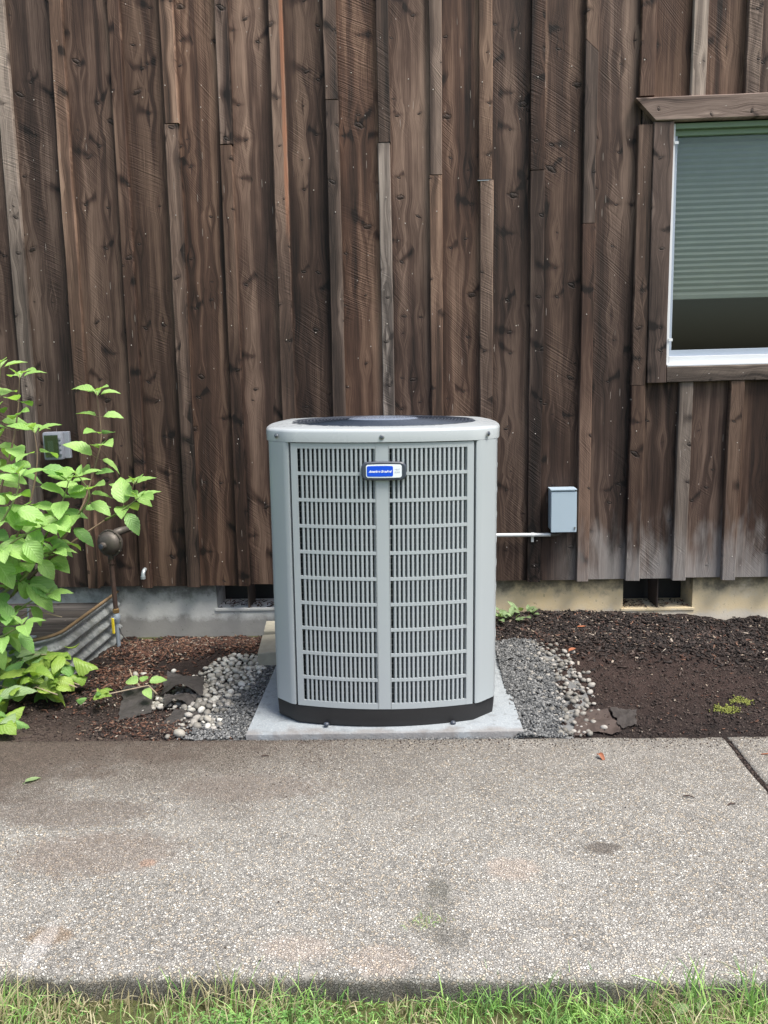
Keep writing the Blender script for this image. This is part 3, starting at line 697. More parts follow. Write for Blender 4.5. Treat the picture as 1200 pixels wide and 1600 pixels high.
def loft(bm, levels, cap_top=False, cap_bot=False, closed=True):
    rings = [[bm.verts.new((p.x, p.y, z)) for p in pts] for pts, z in levels]
    n = len(rings[0])
    for a, b in zip(rings, rings[1:]):
        for k in range(n): bm.faces.new((a[k], a[(k + 1) % n], b[(k + 1) % n], b[k]))
    if cap_top: bm.faces.new(rings[-1])
    if cap_bot: bm.faces.new(rings[0][::-1])
    return rings
bm = bmesh.new(); loft(bm, [(outline(-.012), .0), (outline(-.006), .008), (outline(-.002), .070), (outline(-.004), .0775)], True, True)
smooth_angle(from_bm("base_pan", bm, M['black'], unit), 30)
# corner posts
for sx, sy in ((-1, -1), (1, -1), (1, 1), (-1, 1)):
    bm = bmesh.new()
    path = [(.3595, .4035), (.372, .400), (.384, .391), (.430, .345), (.441, .333), (.4455, .322), (.447, .312)]
    inn = [(.352, .385), (.368, .383), (.378, .376), (.420, .334), (.427, .326), (.430, .318), (.431, .308)]
    r = [[bm.verts.new((sx * a, sy * b, z)) for (a, b) in path + inn[::-1]] for z in (.0785, 1.1325)]
    n = len(r[0])
    for k in range(n): bm.faces.new((r[0][k], r[0][(k + 1) % n], r[1][(k + 1) % n], r[1][k]))
    bm.faces.new(r[0]); bm.faces.new(r[1][::-1])
    smooth_angle(from_bm("corner_panel", bm, M['paint'], unit), 40)
def cbox(bm, kind, u0, u1, z0, z1, d0, d1, ns=1):
    r = []
    for i in range(ns + 1):
        u = u0 + (u1 - u0) * i / ns; a, b = face_pt(kind, u, d0), face_pt(kind, u, d1)
        r.append([bm.verts.new((a.x, a.y, z0)), bm.verts.new((a.x, a.y, z1)), bm.verts.new((b.x, b.y, z1)), bm.verts.new((b.x, b.y, z0))])
    for a, b in zip(r, r[1:]):
        for k in range(4): bm.faces.new((a[k], a[(k + 1) % 4], b[(k + 1) % 4], b[k]))
    bm.faces.new(r[0][::-1]); bm.faces.new(r[-1])
ROWS = 10
for kind in range(4):
    w_ = (FW if kind in (0, 2) else SWd) - .006
    post = .024; gap = .0012
    for s_ in (-1, 1):
        bm = bmesh.new()
        u0, u1 = (-w_ + gap, -post - gap) if s_ < 0 else (post + gap, w_ - gap)
        g0, g1 = (u0 + .026, u1 - .002) if s_ < 0 else (u0 + .002, u1 - .026)
        NS = 17; pitch = (g1 - g0) / NS; sl = pitch * .46
        cbox(bm, kind, u0, g0, ZL, ZH, 0, .010, 3); cbox(bm, kind, g1, u1, ZL, ZH, 0, .010, 3)
        ph = (ZH - ZL - .032) / ROWS
        for r in range(ROWS + 1):
            zc = ZL + .018 + r * ph
            z0, z1 = (ZL, zc + .006) if r == 0 else ((zc - .0065, ZH) if r == ROWS else (zc - .0062, zc + .0062))
            cbox(bm, kind, g0, g1, z0, z1, .0006, .009, 10)
        for k in range(NS + 1):
            a = g0 + k * pitch - sl / 2
            if 0 < k < NS: cbox(bm, kind, a, a + sl, ZL + .01, ZH - .01, .0018, .0075)
            if k > 0:  # angled fin behind the left edge of each slat
                p = [(a + .0006, .0055), (a + .0022, .0055), (a + .0022 - pitch * .33, .0165), (a + .0006 - pitch * .33, .0165)]
                vs = [[bm.verts.new((*face_pt(kind, u, d).xy, z)) for (u, d) in p] for z in (ZL + .01, ZH - .01)]
                for q in range(4): bm.faces.new((vs[0][q], vs[0][(q + 1) % 4], vs[1][(q + 1) % 4], vs[1][q]))
        smooth_angle(from_bm("louvre_panel", bm, M['paint'], unit), 25)
    bm = bmesh.new(); cbox(bm, kind, -post, post, ZL, ZH, .001, .012, 3); from_bm("centre_post", bm, M['paint'], unit)
# coil behind the louvres
bm = bmesh.new(); loft(bm, [(outline(-.050), .079), (outline(-.050), 1.11)]); from_bm("coil", bm, M['coil'], unit)
bm = bmesh.new()
for k in range(40):
    pts = outline(-.045); pts = [Vector((p.x, p.y, .10 + k * .0253)) for p in pts]; pts.append(pts[0].copy())
    tube(bm, pts, .0032, 4, False)
o = from_bm("coil_tubes", bm, M['copper_dull'], unit); tag(o, kind='stuff')
# top cover: rolled rim, flat deck, round opening
NA = 96
def polar(off):
    pts = outline(off); n = len(pts); out = []
    for k in range(NA):
        a = 2 * math.pi * k / NA; d = Vector((math.cos(a), math.sin(a), 0)); best = None
        for i in range(n):
            p, q = pts[i], pts[(i + 1) % n]; e = q - p; den = d.x * e.y - d.y * e.x
            if abs(den) < 1e-9: continue
            t = (p.x * e.y - p.y * e.x) / den; s2 = (p.x * d.y - p.y * d.x) / den
            if t > 0 and -1e-6 <= s2 <= 1 + 1e-6: best = t if best is None else max(best, t)
        out.append(d * best)
    return out
def circ(r): return [Vector((r * math.cos(2 * math.pi * k / NA), r * math.sin(2 * math.pi * k / NA), 0)) for k in range(NA)]
bm = bmesh.new()
loft(bm, [(polar(-.004), 1.1335), (polar(.006), 1.1335), (polar(.007), 1.170), (polar(.005), 1.1765), (polar(-.001), 1.1815), (polar(-.012), 1.184),
          (circ(.412), 1.187), (circ(.400), 1.1885), (circ(.392), 1.186), (circ(.388), 1.170), (circ(.386), 1.10)])
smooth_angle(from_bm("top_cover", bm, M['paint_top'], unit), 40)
bm = bmesh.new()
def gz(r): return 1.190 + .010 * (1 - (r / .39) ** 2)
for i in range(16):
    r = .165 + i * .0146
    tube(bm, [(r * math.cos(t), r * math.sin(t), gz(r)) for t in np.linspace(0, 2 * math.pi, 57)], .0016, 4, False)
for k in range(28):
    a = 2 * math.pi * k / 28
    tube(bm, [(r * math.cos(a), r * math.sin(a), gz(r) - .004) for r in (.12, .2, .3, .389)], .0022, 4)
from_bm("fan_guard", bm, M['guard'], unit)
bm = bmesh.new(); lathe(bm, [(.150, 1.188), (.152, 1.194), (.145, 1.200), (.10, 1.204), (.02, 1.205)], 48); smooth_angle(from_bm("fan_cap", bm, M['fancap'], unit), 50)
bm = bmesh.new(); lathe(bm, [(.060, 1.02), (.060, 1.13), (.02, 1.14)], 24)
for k in range(4):
    a = k * math.pi / 2
    v = [bm.verts.new((r * math.cos(a + d), r * math.sin(a + d), z)) for r, d, z in ((.05, -.3, 1.07), (.36, -.28, 1.06), (.37, .28, 1.12), (.05, .5, 1.12))]; bm.faces.new(v)
from_bm("fan", bm, M['black'], unit)
bm = bmesh.new(); lathe(bm, [(.385, 1.0), (.01, 1.0)], 32); from_bm("fan_well", bm, M['coil'], unit)
def screw(x, y, z, ang):
    bm = bmesh.new(); Mx = Matrix.Translation((x, y, z)) @ Matrix.Rotation(ang, 4, 'Z') @ Matrix.Rotation(math.pi / 2, 4, 'X')
    lathe(bm, [(.0098, -.001), (.0098, .0012), (.0075, .0022)], 16, Mx); s = from_bm("screw", bm, M['screw'], unit)
    bm = bmesh.new(); lathe(bm, [(.0060, .0014), (.0060, .0052), (.004, .0062)], 6, Mx); from_bm("screw_head", bm, M['guard'], s)
c7 = .007
screw(.0, -.4665, 1.152, 0)
screw(-.407, -.378, 1.155, math.radians(-48)); screw(.407, -.378, 1.155, math.radians(48))
screw(-.407, .378, 1.155, math.radians(-132)); screw(.407, .378, 1.155, math.radians(132))
for u in (-.235, .270):
    p = face_pt(0, u); bm = bmesh.new(); bmesh.ops.create_icosphere(bm, subdivisions=2, radius=.011)
    for v in bm.verts: v.co = Vector((p.x + v.co.x * 1.1, p.y - .008 + v.co.y, .010 + v.co.z * .85))
    smooth_angle(from_bm("drain_foot", bm, M['badge_dark'], unit), 60)
# badge
def rrect(w_, h_, r, seg=6, bulge=0.0):
    pts = []
    for cx, cy, a0 in ((w_ / 2 - r, h_ / 2 - r, 0), (-w_ / 2 + r, h_ / 2 - r, 90), (-w_ / 2 + r, -h_ / 2 + r, 180), (w_ / 2 - r, -h_ / 2 + r, 270)):
        for k in range(seg + 1): a = math.radians(a0 + 90 * k / seg); pts.append((cx + r * math.cos(a), cy + r * math.sin(a)))
    out = []
    n = len(pts)
    for i, p in enumerate(pts):
        q = pts[(i + 1) % n]; out.append(p)
        if math.dist(p, q) > .03:
            for t in (.25, .5, .75): out.append((p[0] + (q[0] - p[0]) * t, p[1] + (q[1] - p[1]) * t))
    return [(x, y * (1 + bulge * (1 - (2 * x / w_) ** 2))) for x, y in out]
badge = bpy.data.objects.new("badge", None); COL.objects.link(badge); badge.parent = unit; badge.location = (.0065, -.4625, 1.026)
def plate(name, w_, h_, r, y0, y1, m, cx=0.0, bulge=0.0, bev=.0015):
    bm = bmesh.new(); pts = rrect(w_, h_, r, bulge=bulge)
    a = [bm.verts.new((x + cx, y0, z)) for x, z in pts]; f1 = [bm.verts.new(((x) * (1 - 2 * bev / w_) + cx, y1, z * (1 - 2 * bev / h_))) for x, z in pts]
    mid = [bm.verts.new((x + cx, y1 + bev * .8, z)) for x, z in pts]; n = len(pts)
    for r0, r1 in ((a, mid), (mid, f1)):
        for k in range(n): bm.faces.new((r0[k], r0[(k + 1) % n], r1[(k + 1) % n], r1[k]))
    bm.faces.new(f1)
    return from_bm(name, bm, M[m], badge)
plate("badge_housing", .168, .066, .020, .004, -.012, 'badge_dark', bulge=.08, bev=.004)
plate("badge_plate", .134, .0480, .008, -.0115, -.0135, 'badge_white', bulge=.06, bev=.0004)
plate("badge_field", .098, .0385, .005, -.0133, -.0147, 'badge_blue', cx=-.0145, bulge=.05, bev=.0003)
def text(s, size, x, z, m, shear=0.0, y=-.0149, name="lettering", bold=0.0, sx=1.0):
    c = bpy.data.curves.new(name, 'FONT'); c.body = s; c.size = size; c.align_x = 'CENTER'; c.align_y = 'CENTER'; c.shear = shear; c.offset = bold; c.extrude = .0002
    t = bpy.data.objects.new(name, c); COL.objects.link(t); bpy.context.view_layer.update()
    me = bpy.data.meshes.new_from_object(t.evaluated_get(bpy.context.evaluated_depsgraph_get())); bpy.data.objects.remove(t)
    o = link_mesh(name, me, M[m], badge, (x, y, z)); o.rotation_euler = (math.pi / 2, 0, 0); o.scale = (sx, 1, 1)
text("American Standard", .0128, -.0145, -.001, 'badge_text', .45, bold=.0004, sx=.84)
text("HEAT", .0078, .0505, .006, 'badge_grey', 0, -.0138)
text("PUMP", .0078, .0505, -.005, 'badge_grey', 0, -.0138)

# ------------------------------------------------------------------ things on the wall
db = empty("disconnect_box", (.757, -.004, .541), label="pale blue grey metal electrical box fixed low on the brown siding", cat="electrical box")
bm = bmesh.new(); box(bm, -.066, .064, -.080, .0, .008, .222, .003); from_bm("box_body", bm, M['boxgrey'], db)
bm = bmesh.new(); box(bm, -.064, .071, -.096, -.0805, -.004, .214, .002); from_bm("box_cover", bm, M['boxgrey'], db)
bm = bmesh.new(); box(bm, -.069, .071, -.100, -.002, .2225, .230, .002); from_bm("box_hood", bm, M['boxgrey'], db)
bm = bmesh.new(); box(bm, .058, .065, -.1005, -.0965, .012, .026, .001); from_bm("latch", bm, M['screw'], db)
cd = empty("conduit", (.25, -.036, .512), label="pale horizontal conduit running from behind the condenser to the electrical box", cat="conduit")
bm = bmesh.new(); tube(bm, [(0, 0, .004), (.30, 0, .002), (.455, 0, 0)], .0105, 12); smooth_angle(from_bm("pipe", bm, M['pvc'], cd), 50)
bm = bmesh.new(); tube(bm, [(.450, 0, 0), (.478, 0, .0)], .0135, 12); tube(bm, [(.478, 0, 0), (.498, 0, .004), (.505, 0, .030)], .0105, 10); smooth_angle(from_bm("fitting", bm, M['reg'], cd), 50)
bm = bmesh.new(); tube(bm, [(.345, 0, .0016), (.361, 0, .0016)], .0128, 12); box(bm, .346, .360, .004, .0095, -.040, -.008, .001); from_bm("strap", bm, M['pvc'], cd)

oc_ = empty("outlet_cover", (-1.985, -.028, .985), math.radians(4), label="grey weatherproof outlet box with clear lid half hidden by the tall shrub", cat="outlet box")
bm = bmesh.new(); box(bm, -.055, .070, -.030, 0, .004, .150, .004); from_bm("back_plate", bm, M['lid'], oc_)
bm = bmesh.new(); box(bm, -.058, .044, -.075, -.0305, .0, .152, .012)
smooth_angle(from_bm("lid_frame", bm, M['lid'], oc_), 40)
bm = bmesh.new(); box(bm, -.044, .026, -.0775, -.0755, .018, .134, .0005); from_bm("lid_recess", bm, M['room'], oc_)
bm = bmesh.new(); box(bm, -.030, .000, -.0800, -.0778, .035, .105, .001); from_bm("receptacle", bm, M['lid'], oc_)
bm = bmesh.new(); box(bm, -.046, .028, -.0845, -.0825, .016, .136, .0005); from_bm("clear_lid", bm, M['clear'], oc_)
for k in range(4):
    bm = bmesh.new(); box(bm, .030, .042, -.082, -.0752, .030 + k * .026, .046 + k * .026, .002); from_bm("hinge_tab", bm, M['lid'], oc_)

eb = empty("elbow_pipe", (-1.556, -.026, .352), label="small galvanised elbow pipe poking out of the siding above the foundation", cat="pipe")
bm = bmesh.new(); tube(bm, [(0, .02, 0), (0, -.010, 0), (-.001, -.026, -.006), (-.002, -.034, -.020), (-.003, -.035, -.044)], [.011] * 5, 12); smooth_angle(from_bm("elbow", bm, M['galv'], eb), 50)
bm = bmesh.new(); tube(bm, [(-.003, -.035, -.030), (-.003, -.035, -.046)], .0135, 12); from_bm("collar", bm, M['galv'], eb)

gr = empty("gas_regulator", (-1.696, -.150, .53), math.radians(-14), label="dark oxidised gas regulator on its brown pipe beside the window well", cat="gas regulator")
MY = Matrix.Rotation(math.pi / 2, 4, 'X')                                     # lathe axis -> local -y
bm = bmesh.new(); lathe(bm, [(.034, -.050), (.060, -.033), (.068, -.008)], 32, MY); smooth_angle(from_bm("rear_housing", bm, M['reg'], gr), 50)
bm = bmesh.new(); lathe(bm, [(.075, -.0075), (.076, .0), (.075, .006)], 32, MY); smooth_angle(from_bm("flange", bm, M['reg'], gr), 50)
bm = bmesh.new(); lathe(bm, [(.066, .0065), (.063, .018), (.052, .032), (.032, .042), (.008, .045)], 32, MY); smooth_angle(from_bm("dome", bm, M['reg'], gr), 60)
for k in range(8):
    a = k * math.pi / 4 + .2; bm = bmesh.new(); lathe(bm, [(.0048, -.010), (.0048, .0095), (.003, .011)], 6, Matrix.Translation((.072 * math.cos(a), 0, .072 * math.sin(a))) @ MY); from_bm("bolt", bm, M['reg'], gr)
bm = bmesh.new(); lathe(bm, [(.022, .030), (.020, .052), (.0175, .060), (.0175, .066)], 20, Matrix.Translation((-.012, 0, -.006)) @ MY); smooth_angle(from_bm("spring_barrel", bm, M['reg'], gr), 40)
bm = bmesh.new(); lathe(bm, [(.0135, .0665), (.0125, .0685), (.004, .069)], 20, Matrix.Translation((-.012, 0, -.006)) @ MY); from_bm("cap", bm, M['badge_dark'], gr)
bm = bmesh.new(); tube(bm, [(.014, .02, .040), (.026, .030, .056), (.040, .05, .060), (.046, .13, .060)], [.020, .022, .022, .016], 12); smooth_angle(from_bm("outlet_elbow", bm, M['reg'], gr), 50)
bm = bmesh.new(); tube(bm, [(.006, -.01, -.035), (.004, -.006, -.062), (.0, 0, -.082)], [.012, .015, .018], 12); smooth_angle(from_bm("inlet_neck", bm, M['reg'], gr), 50)
bm = bmesh.new(); tube(bm, [(0, 0, -.080), (0, 0, -.108)], .0165, 10); tube(bm, [(0, 0, -.108), (0, 0, -.114)], .019, 10); from_bm("coupling", bm, M['pipe'], gr)
bm = bmesh.new(); tube(bm, [(0, 0, -.112), (.001, 0, -.25), (.003, 0, -.372)], .0128, 14); smooth_angle(from_bm("pipe", bm, M['pipe'], gr), 50)
bm = bmesh.new(); lathe(bm, [(.016, -.392), (.0175, -.388), (.0175, -.370), (.015, -.366)], 8, Matrix.Translation((.003, 0, 0))); from_bm("brass_union", bm, M['brass'], gr)
bm = bmesh.new(); lathe(bm, [(.013, -.452), (.017, -.440), (.021, -.425), (.021, -.412), (.014, -.394)], 16, Matrix.Translation((.003, 0, 0))); tube(bm, [(.003, -.018, -.418), (.003, -.034, -.418)], .007, 8); smooth_angle(from_bm("valve_body", bm, M['riser'], gr), 40)
bm = bmesh.new(); box(bm, -.004, .011, -.040, -.034, -.500, -.412, .0025); from_bm("valve_handle", bm, M['yellow'], gr)
bm = bmesh.new(); tube(bm, [(.003, 0, -.450), (.003, 0, -.62)], .0115, 12); from_bm("riser", bm, M['riser'], gr)
bm = bmesh.new(); tube(bm, [(.014, .0, -.475), (.026, -.002, -.505), (.045, -.005, -.528), (.080, -.01, -.548)], .0022, 6); from_bm("tracer_wire", bm, M['black'], gr)

# ------------------------------------------------------------------ window well of corrugated steel
well = empty("window_well", (-2.32, -.02, -.1), label="corrugated galvanised steel window well against the house at lower left", cat="window well")
PL = []
R = .20; xr, yb = 0.572, -.855
for t in np.linspace(0, 1, 5): PL.append((xr, .055 - t * (.055 + (-yb - R) - 0.0) , 0))
PL = [(xr, y) for y in (.055, -.15, -.30, -.45, -.60, yb + R)]
for a in np.linspace(0, 90, 9)[1:]: PL.append((xr - R + R * math.cos(math.radians(a)), yb + R - R * math.sin(math.radians(a))))
full = PL + [(-x, y) for x, y in PL[::-1]]
def norm2(i):
    a, b = full[max(0, i - 1)], full[min(len(full) - 1, i + 1)]; t = Vector((b[0] - a[0], b[1] - a[1])).normalized(); return Vector((-t.y, t.x)) * -1
bm = bmesh.new(); NZ = 60; rows = []
H0, H1 = -.02, .305
for j in range(NZ + 1):
    z = H0 + (H1 - H0) * j / NZ; d = .0135 * math.sin(2 * math.pi * (z - .02) / .066)
    if j > NZ - 4: d *= (NZ - j) / 4
    rows.append([bm.verts.new((full[i][0] + norm2(i).x * d * -1, full[i][1] + norm2(i).y * d * -1, z)) for i in range(len(full))])
for a, b in zip(rows, rows[1:]):
    for k in range(len(full) - 1): bm.faces.new((a[k], a[k + 1], b[k + 1], b[k]))
def galv_mat():
    N = NT("galvanised_corrugated"); P = N.n('NewGeometry').outputs['Position']
    vo = N.n('TexVoronoi', {'Vector': P, 'Scale': 55}); c = N.mix(N.n('SeparateColor', {0: vo.outputs['Color']}).outputs[0], (.20, .22, .225), (.34, .365, .37))
    c = N.mix(N.m_('MULTIPLY', N.step(N.noise(P, 12, 5), .45, .7), .5), c, (.12, .125, .11))
    return N.pbr(c, .45, None, .35, .5)
M['corr'] = galv_mat()
smooth_angle(from_bm("corrugated_wall", bm, M['corr'], well), 60)
bm = bmesh.new(); tube(bm, [(x, y, H1 + .004) for x, y in full], .0085, 8); smooth_angle(from_bm("rim", bm, M['rust_rim'], well), 60)
yy = -.80
while yy < .03:
    wd = min(.135, .03 - yy)
    ins = .0 if yy > -.66 else .14 * ((-.66 - yy) / .14) ** 1.0 + .02
    o = plank("plank", -xr + .022 + ins, xr - .022 - ins, 0, .03, 0, wd - .007, M['plank'], well, horiz=True)
    o.rotation_euler = (0, math.radians(90), 0)
    o.matrix_local = Matrix.Translation((-xr + .022 + ins, yy + wd / 2, .250 + random.uniform(0, .004))) @ Matrix.Rotation(math.radians(-90), 4, 'X') @ Matrix.Rotation(math.radians(90), 4, 'Y')
    yy += .138
bm = bmesh.new(); tube(bm, [(.36, -.62, .26), (.362, -.60, .30), (.355, -.57, .40)], .005, 6); box(bm, .335, .40, -.65, -.60, .2545, .266, .002); from_bm("bracket", bm, M['riser'], well)

M['curb'] = simple("mossy_pale_concrete", (.36, .34, .27), .85, 0, .35, 14, bump=.004)
# concrete curb block behind the pad at the left
cb = empty("concrete_curb", (-.80, -.30, -.05), math.radians(6), label="small mossy concrete curb block between the slab and the foundation vent", cat="concrete block")
bm = bmesh.new(); box(bm, -.060, .045, -.24, .06, 0, .085, .006)
for v in bm.verts: v.co += Vector((.004, .004, .004)) * noise.noise(v.co * 30)
from_bm("front_block", bm, M['curb'], cb)
bm = bmesh.new(); box(bm, -.055, .05, .066, .26, 0, .10, .006); from_bm("rear_block", bm, M['curb'], cb)

# ------------------------------------------------------------------ loose materials
def in_pad(P): 
    return (P[:, 0] > -.735) & (P[:, 0] < .40) & (P[:, 1] > -1.47) & (P[:, 1] < -.43)
def hts(P): return np.array([soil_h(a, b) for a, b in P[:, :2]])
def region(n, cx, cy, sx, sy, ang=0.0, ymin=-1.465, ymax=.035, uni=False):
    a = RNG.uniform(-1, 1, (n, 2)) if uni else RNG.normal(0, .5, (n, 2))
    a = a * [sx, sy]; c, s = math.cos(ang), math.sin(ang)
    P = np.stack([cx + a[:, 0] * c - a[:, 1] * s, cy + a[:, 0] * s + a[:, 1] * c], 1)
    P = P[(P[:, 1] > ymin) & (P[:, 1] < ymax)]
    P = P[~in_pad(P)]
    return P[~((P[:, 0] < -1.725) & (P[:, 1] > -.9))]
def chips(name, P, lmin, lmax, mats, probs, tilt=.5, lift=.003, parent=None, thick=(.12, .3)):
    n = len(P); L = RNG.uniform(lmin, lmax, n) * RNG.uniform(.6, 1, n)
    S = np.stack([L, L * RNG.uniform(thick[0], thick[1], n) + .0012, RNG.uniform(.0012, .004, n)], 1)
    pos = np.column_stack([P, hts(P) + lift + RNG.uniform(0, .006, n)])
    R_ = rot_xyz(RNG.uniform(-.8, .8, n), RNG.normal(0, tilt * .6, n), RNG.uniform(0, 6.283, n))
    bv = [(x * (1 if z < 0 else .75), y, z) for x, y, z in CUBE_V]
    o = link_mesh(name, scatter(name, bv, CUBE_F, pos, R_, S, [M[q] for q in mats], RNG.choice(len(mats), n, p=probs), .25), parent=parent)
    return tag(o, kind='stuff')
P = np.vstack([region(4200, -1.35, -.20, .50, .20, 0), region(2600, -1.0, -.10, .34, .10), region(900, -1.50, -.62, .16, .22), region(800, -1.3, -.75, .2, .12)])
chips("bark_mulch", P, .010, .042, ['mulch_r', 'mulch_d', 'mulch_p'], [.66, .27, .07])
P = np.vstack([region(700, -1.45, -.95, .4, .22), region(1500, -1.15, -1.30, .26, .11), region(700, -1.0, -1.38, .2, .08)])
chips("bark_mulch", P, .008, .026, ['mulch_r', 'mulch_d', 'mulch_p'], [.40, .54, .06])
P = np.vstack([region(6000, 1.35, -.22, 1.0, .24, 0, uni=True), region(3500, 1.35, -.42, .9, .30), region(2500, .75, -.22, .35, .22)])
chips("dark_bark_mulch", P, .010, .046, ['mulch_d', 'mulch_r', 'mulch_p'], [.90, .055, .045])
P = np.vstack([region(5200, 1.5, -.85, 1.05, .6, 0, uni=True)]); P = P[P[:, 0] > .62]; P = P[(RNG.random(len(P)) < .25 + .75 * np.clip(np.hypot((P[:, 0] - .98) / .42, (P[:, 1] + .85) / .38) - .6, 0, 1))]
chips("dark_bark_mulch", P, .006, .020, ['mulch_d', 'mulch_r', 'mulch_p'], [.80, .14, .06])
P = region(3000, 3.6, -.7, 1.2, .76, uni=True); chips("dark_bark_mulch", P, .01, .03, ['mulch_d', 'mulch_r'], [.9, .1])
P = region(3500, -3.6, -.95, 1.5, .5, uni=True); chips("bark_mulch", P, .01, .03, ['mulch_r', 'mulch_d'], [.5, .5])
def stones(name, P, rmin, rmax, mat, lift, parent=None, flat=.7, sub=1, zf=None):
    n = len(P); v, f = ico(sub); r = RNG.uniform(rmin, rmax, n) * RNG.uniform(.7, 1, n)
    S = np.stack([r * RNG.uniform(.8, 1.3, n), r * RNG.uniform(.7, 1.1, n), r * flat * RNG.uniform(.7, 1.1, n)], 1)
    z = hts(P) if zf is None else zf
    pos = np.column_stack([P, z + lift * r])
    o = link_mesh(name, scatter(name, v, f, pos, rot_xyz(RNG.uniform(-.5, .5, n), RNG.uniform(-.5, .5, n), RNG.uniform(0, 6.28, n)), S, [mat], None, .22), parent=parent)
    return tag(o, kind='stuff')
P = np.vstack([region(5000, 0, -.82, 3.0, .64, uni=True), region(6000, -1.7, -1.18, .9, .27, uni=True), region(4000, 1.4, -1.1, .9, .35, uni=True)])
stones("soil_crumbs", P, .002, .0065, M['clod'], .4)
# spilt crumbs on the walkway
n = 2600; P = np.stack([-.30 - np.abs(RNG.normal(0, .75, n)), -1.475 - np.abs(RNG.normal(0, .16, n)) * (.3 + 1.3 * RNG.random(n))], 1)
stones("soil_crumbs", P, .0010, .0032, M['clodl'], .4, zf=np.zeros(n))
n = 900; P = np.stack([RNG.uniform(-.5, 2.0, n), -1.475 - np.abs(RNG.normal(0, .05, n))], 1); stones("soil_crumbs", P, .0012, .004, M['clod'], .4, zf=np.zeros(n))
n = 420; P = np.stack([1.139 + RNG.normal(0, .009, n), RNG.uniform(-2.7, -1.48, n)], 1); stones("soil_crumbs", P, .002, .006, M['clod'], .2, zf=np.full(n, -.003))
n = 260; P = np.stack([RNG.uniform(-1.6, 1.6, n), RNG.uniform(-2.72, -1.5, n)], 1); stones("soil_crumbs", P, .001, .0034, M['clod'], .4, zf=np.zeros(n))

peb_meshes = []
for k in range(7):
    bm = bmesh.new(); bmesh.ops.create_icosphere(bm, subdivisions=2, radius=1.0)
    sx, sy, sz = random.uniform(.9, 1.25), random.uniform(.75, 1.0), random.uniform(.5, .8); o3 = Vector((k * 9.1, 0, 0))
    for v in bm.verts:
        d = 1 + .22 * noise.noise(v.co * 1.1 + o3) + .06 * noise.noise(v.co * 3 + o3); v.co = Vector((v.co.x * sx * d, v.co.y * sy * d, v.co.z * sz * d))
    me = bpy.data.meshes.new("pebble"); bm.to_mesh(me); bm.free(); me.shade_smooth(); me.materials.append(M['pebble']); peb_meshes.append(me)
peb_t = []
for me in peb_meshes:
    m2 = me.copy(); m2.materials[0] = M['pebble_t']; peb_t.append(m2)
def pebble_obj(x, y, z, r, parent, meshes, name="pebble"):
    o = bpy.data.objects.new(name, random.choice(meshes)); COL.objects.link(o); o.parent = parent
    o.location = (x, y, z); o.rotation_euler = (random.uniform(-.5, .5), random.uniform(-.5, .5), random.uniform(0, 6.28)); o.scale = (r, r, r * random.uniform(.8, 1.1)); return o
def bed(cx, cy, pts):
    """gently mounded sheet under a gravel patch"""
    bm = bmesh.new(); vs = [bm.verts.new((x - cx, y - cy, soil_h(x, y) + .004)) for x, y in pts]; bm.faces.new(vs)
    bmesh.ops.triangulate(bm, faces=bm.faces); bmesh.ops.subdivide_edges(bm, edges=bm.edges, cuts=5, use_grid_fill=True)
    for v in bm.verts: v.co.z = soil_h(v.co.x + cx, v.co.y + cy) + .003
    o = from_bm("gravel_bed", bm, M['gravel']); o.location = (cx, cy, 0); return tag(o, kind='structure')
bl = bed(-.90, -.9, [(-.66, -1.46), (-.66, -.42), (-.86, -.40), (-1.08, -.70), (-1.0, -1.0), (-.93, -1.46)])
br = bed(.50, -.9, [(.36, -.45), (.36, -1.46), (.57, -1.46), (.70, -1.10), (.68, -.75), (.60, -.50)])
def poisson(n, fn, rr, tries=9000):
    out = []
    for _ in range(tries):
        p = fn()
        if p is None: continue
        r = random.uniform(*rr)
        if all((p[0] - q[0]) ** 2 + (p[1] - q[1]) ** 2 > (.80 * (r + q[2])) ** 2 for q in out):
            out.append((p[0], p[1], r))
            if len(out) >= n: break
    return out
def f_left():
    t = random.random()                                    # heap of pale pebbles running from the curb down to the front left
    x = random.uniform(-1.22, -.80); y = random.uniform(-1.16, -.38)
    ax = -.86 - .20 * ((-.42 - y) / .7)
    if abs(x - ax) > .15 + random.uniform(-.04, .05): return None
    return x, y
def f_left2():
    x = random.uniform(-1.03, -.84); y = random.uniform(-1.36, -1.05); return (x, y) if abs(x + .93) < .09 else None
L = [(x, y, r, peb_meshes if y > -1.02 or random.random() < .25 else peb_t) for x, y, r in poisson(250, f_left, (.008, .021)) + poisson(38, f_left2, (.008, .020))]
for x, y, r, ms in L[:290]:
    pebble_obj(x + .90, y + .9, soil_h(x, y) + .010 + r * random.uniform(-.2, .4) + .012 * math.exp(-((x + .98) / .13) ** 2), r, bl, ms)
P = np.array([(x + random.uniform(-.03, .03), y + random.uniform(-.03, .03)) for x, y, r, ms in L * 3]); P = P[~in_pad(P)]
stones("small_pebbles", P - [-.90, -.9], .005, .011, M['pebble_t'], .8, parent=bl, zf=hts(P) + .006)
def f_right():
    x = random.uniform(.42, .84); y = random.uniform(-1.45, -.44)
    ax = .52 + .09 * (1 - ((y + .95) / .5) ** 2)
    return (x, y) if abs(x - ax) < .075 + abs(random.gauss(0, .04)) and x > .405 else None
Rr = poisson(240, f_right, (.006, .0165))
for x, y, r in Rr: pebble_obj(x - .50, y + .9, soil_h(x, y) + .004 + r * .4, r, br, peb_t, "pebble")
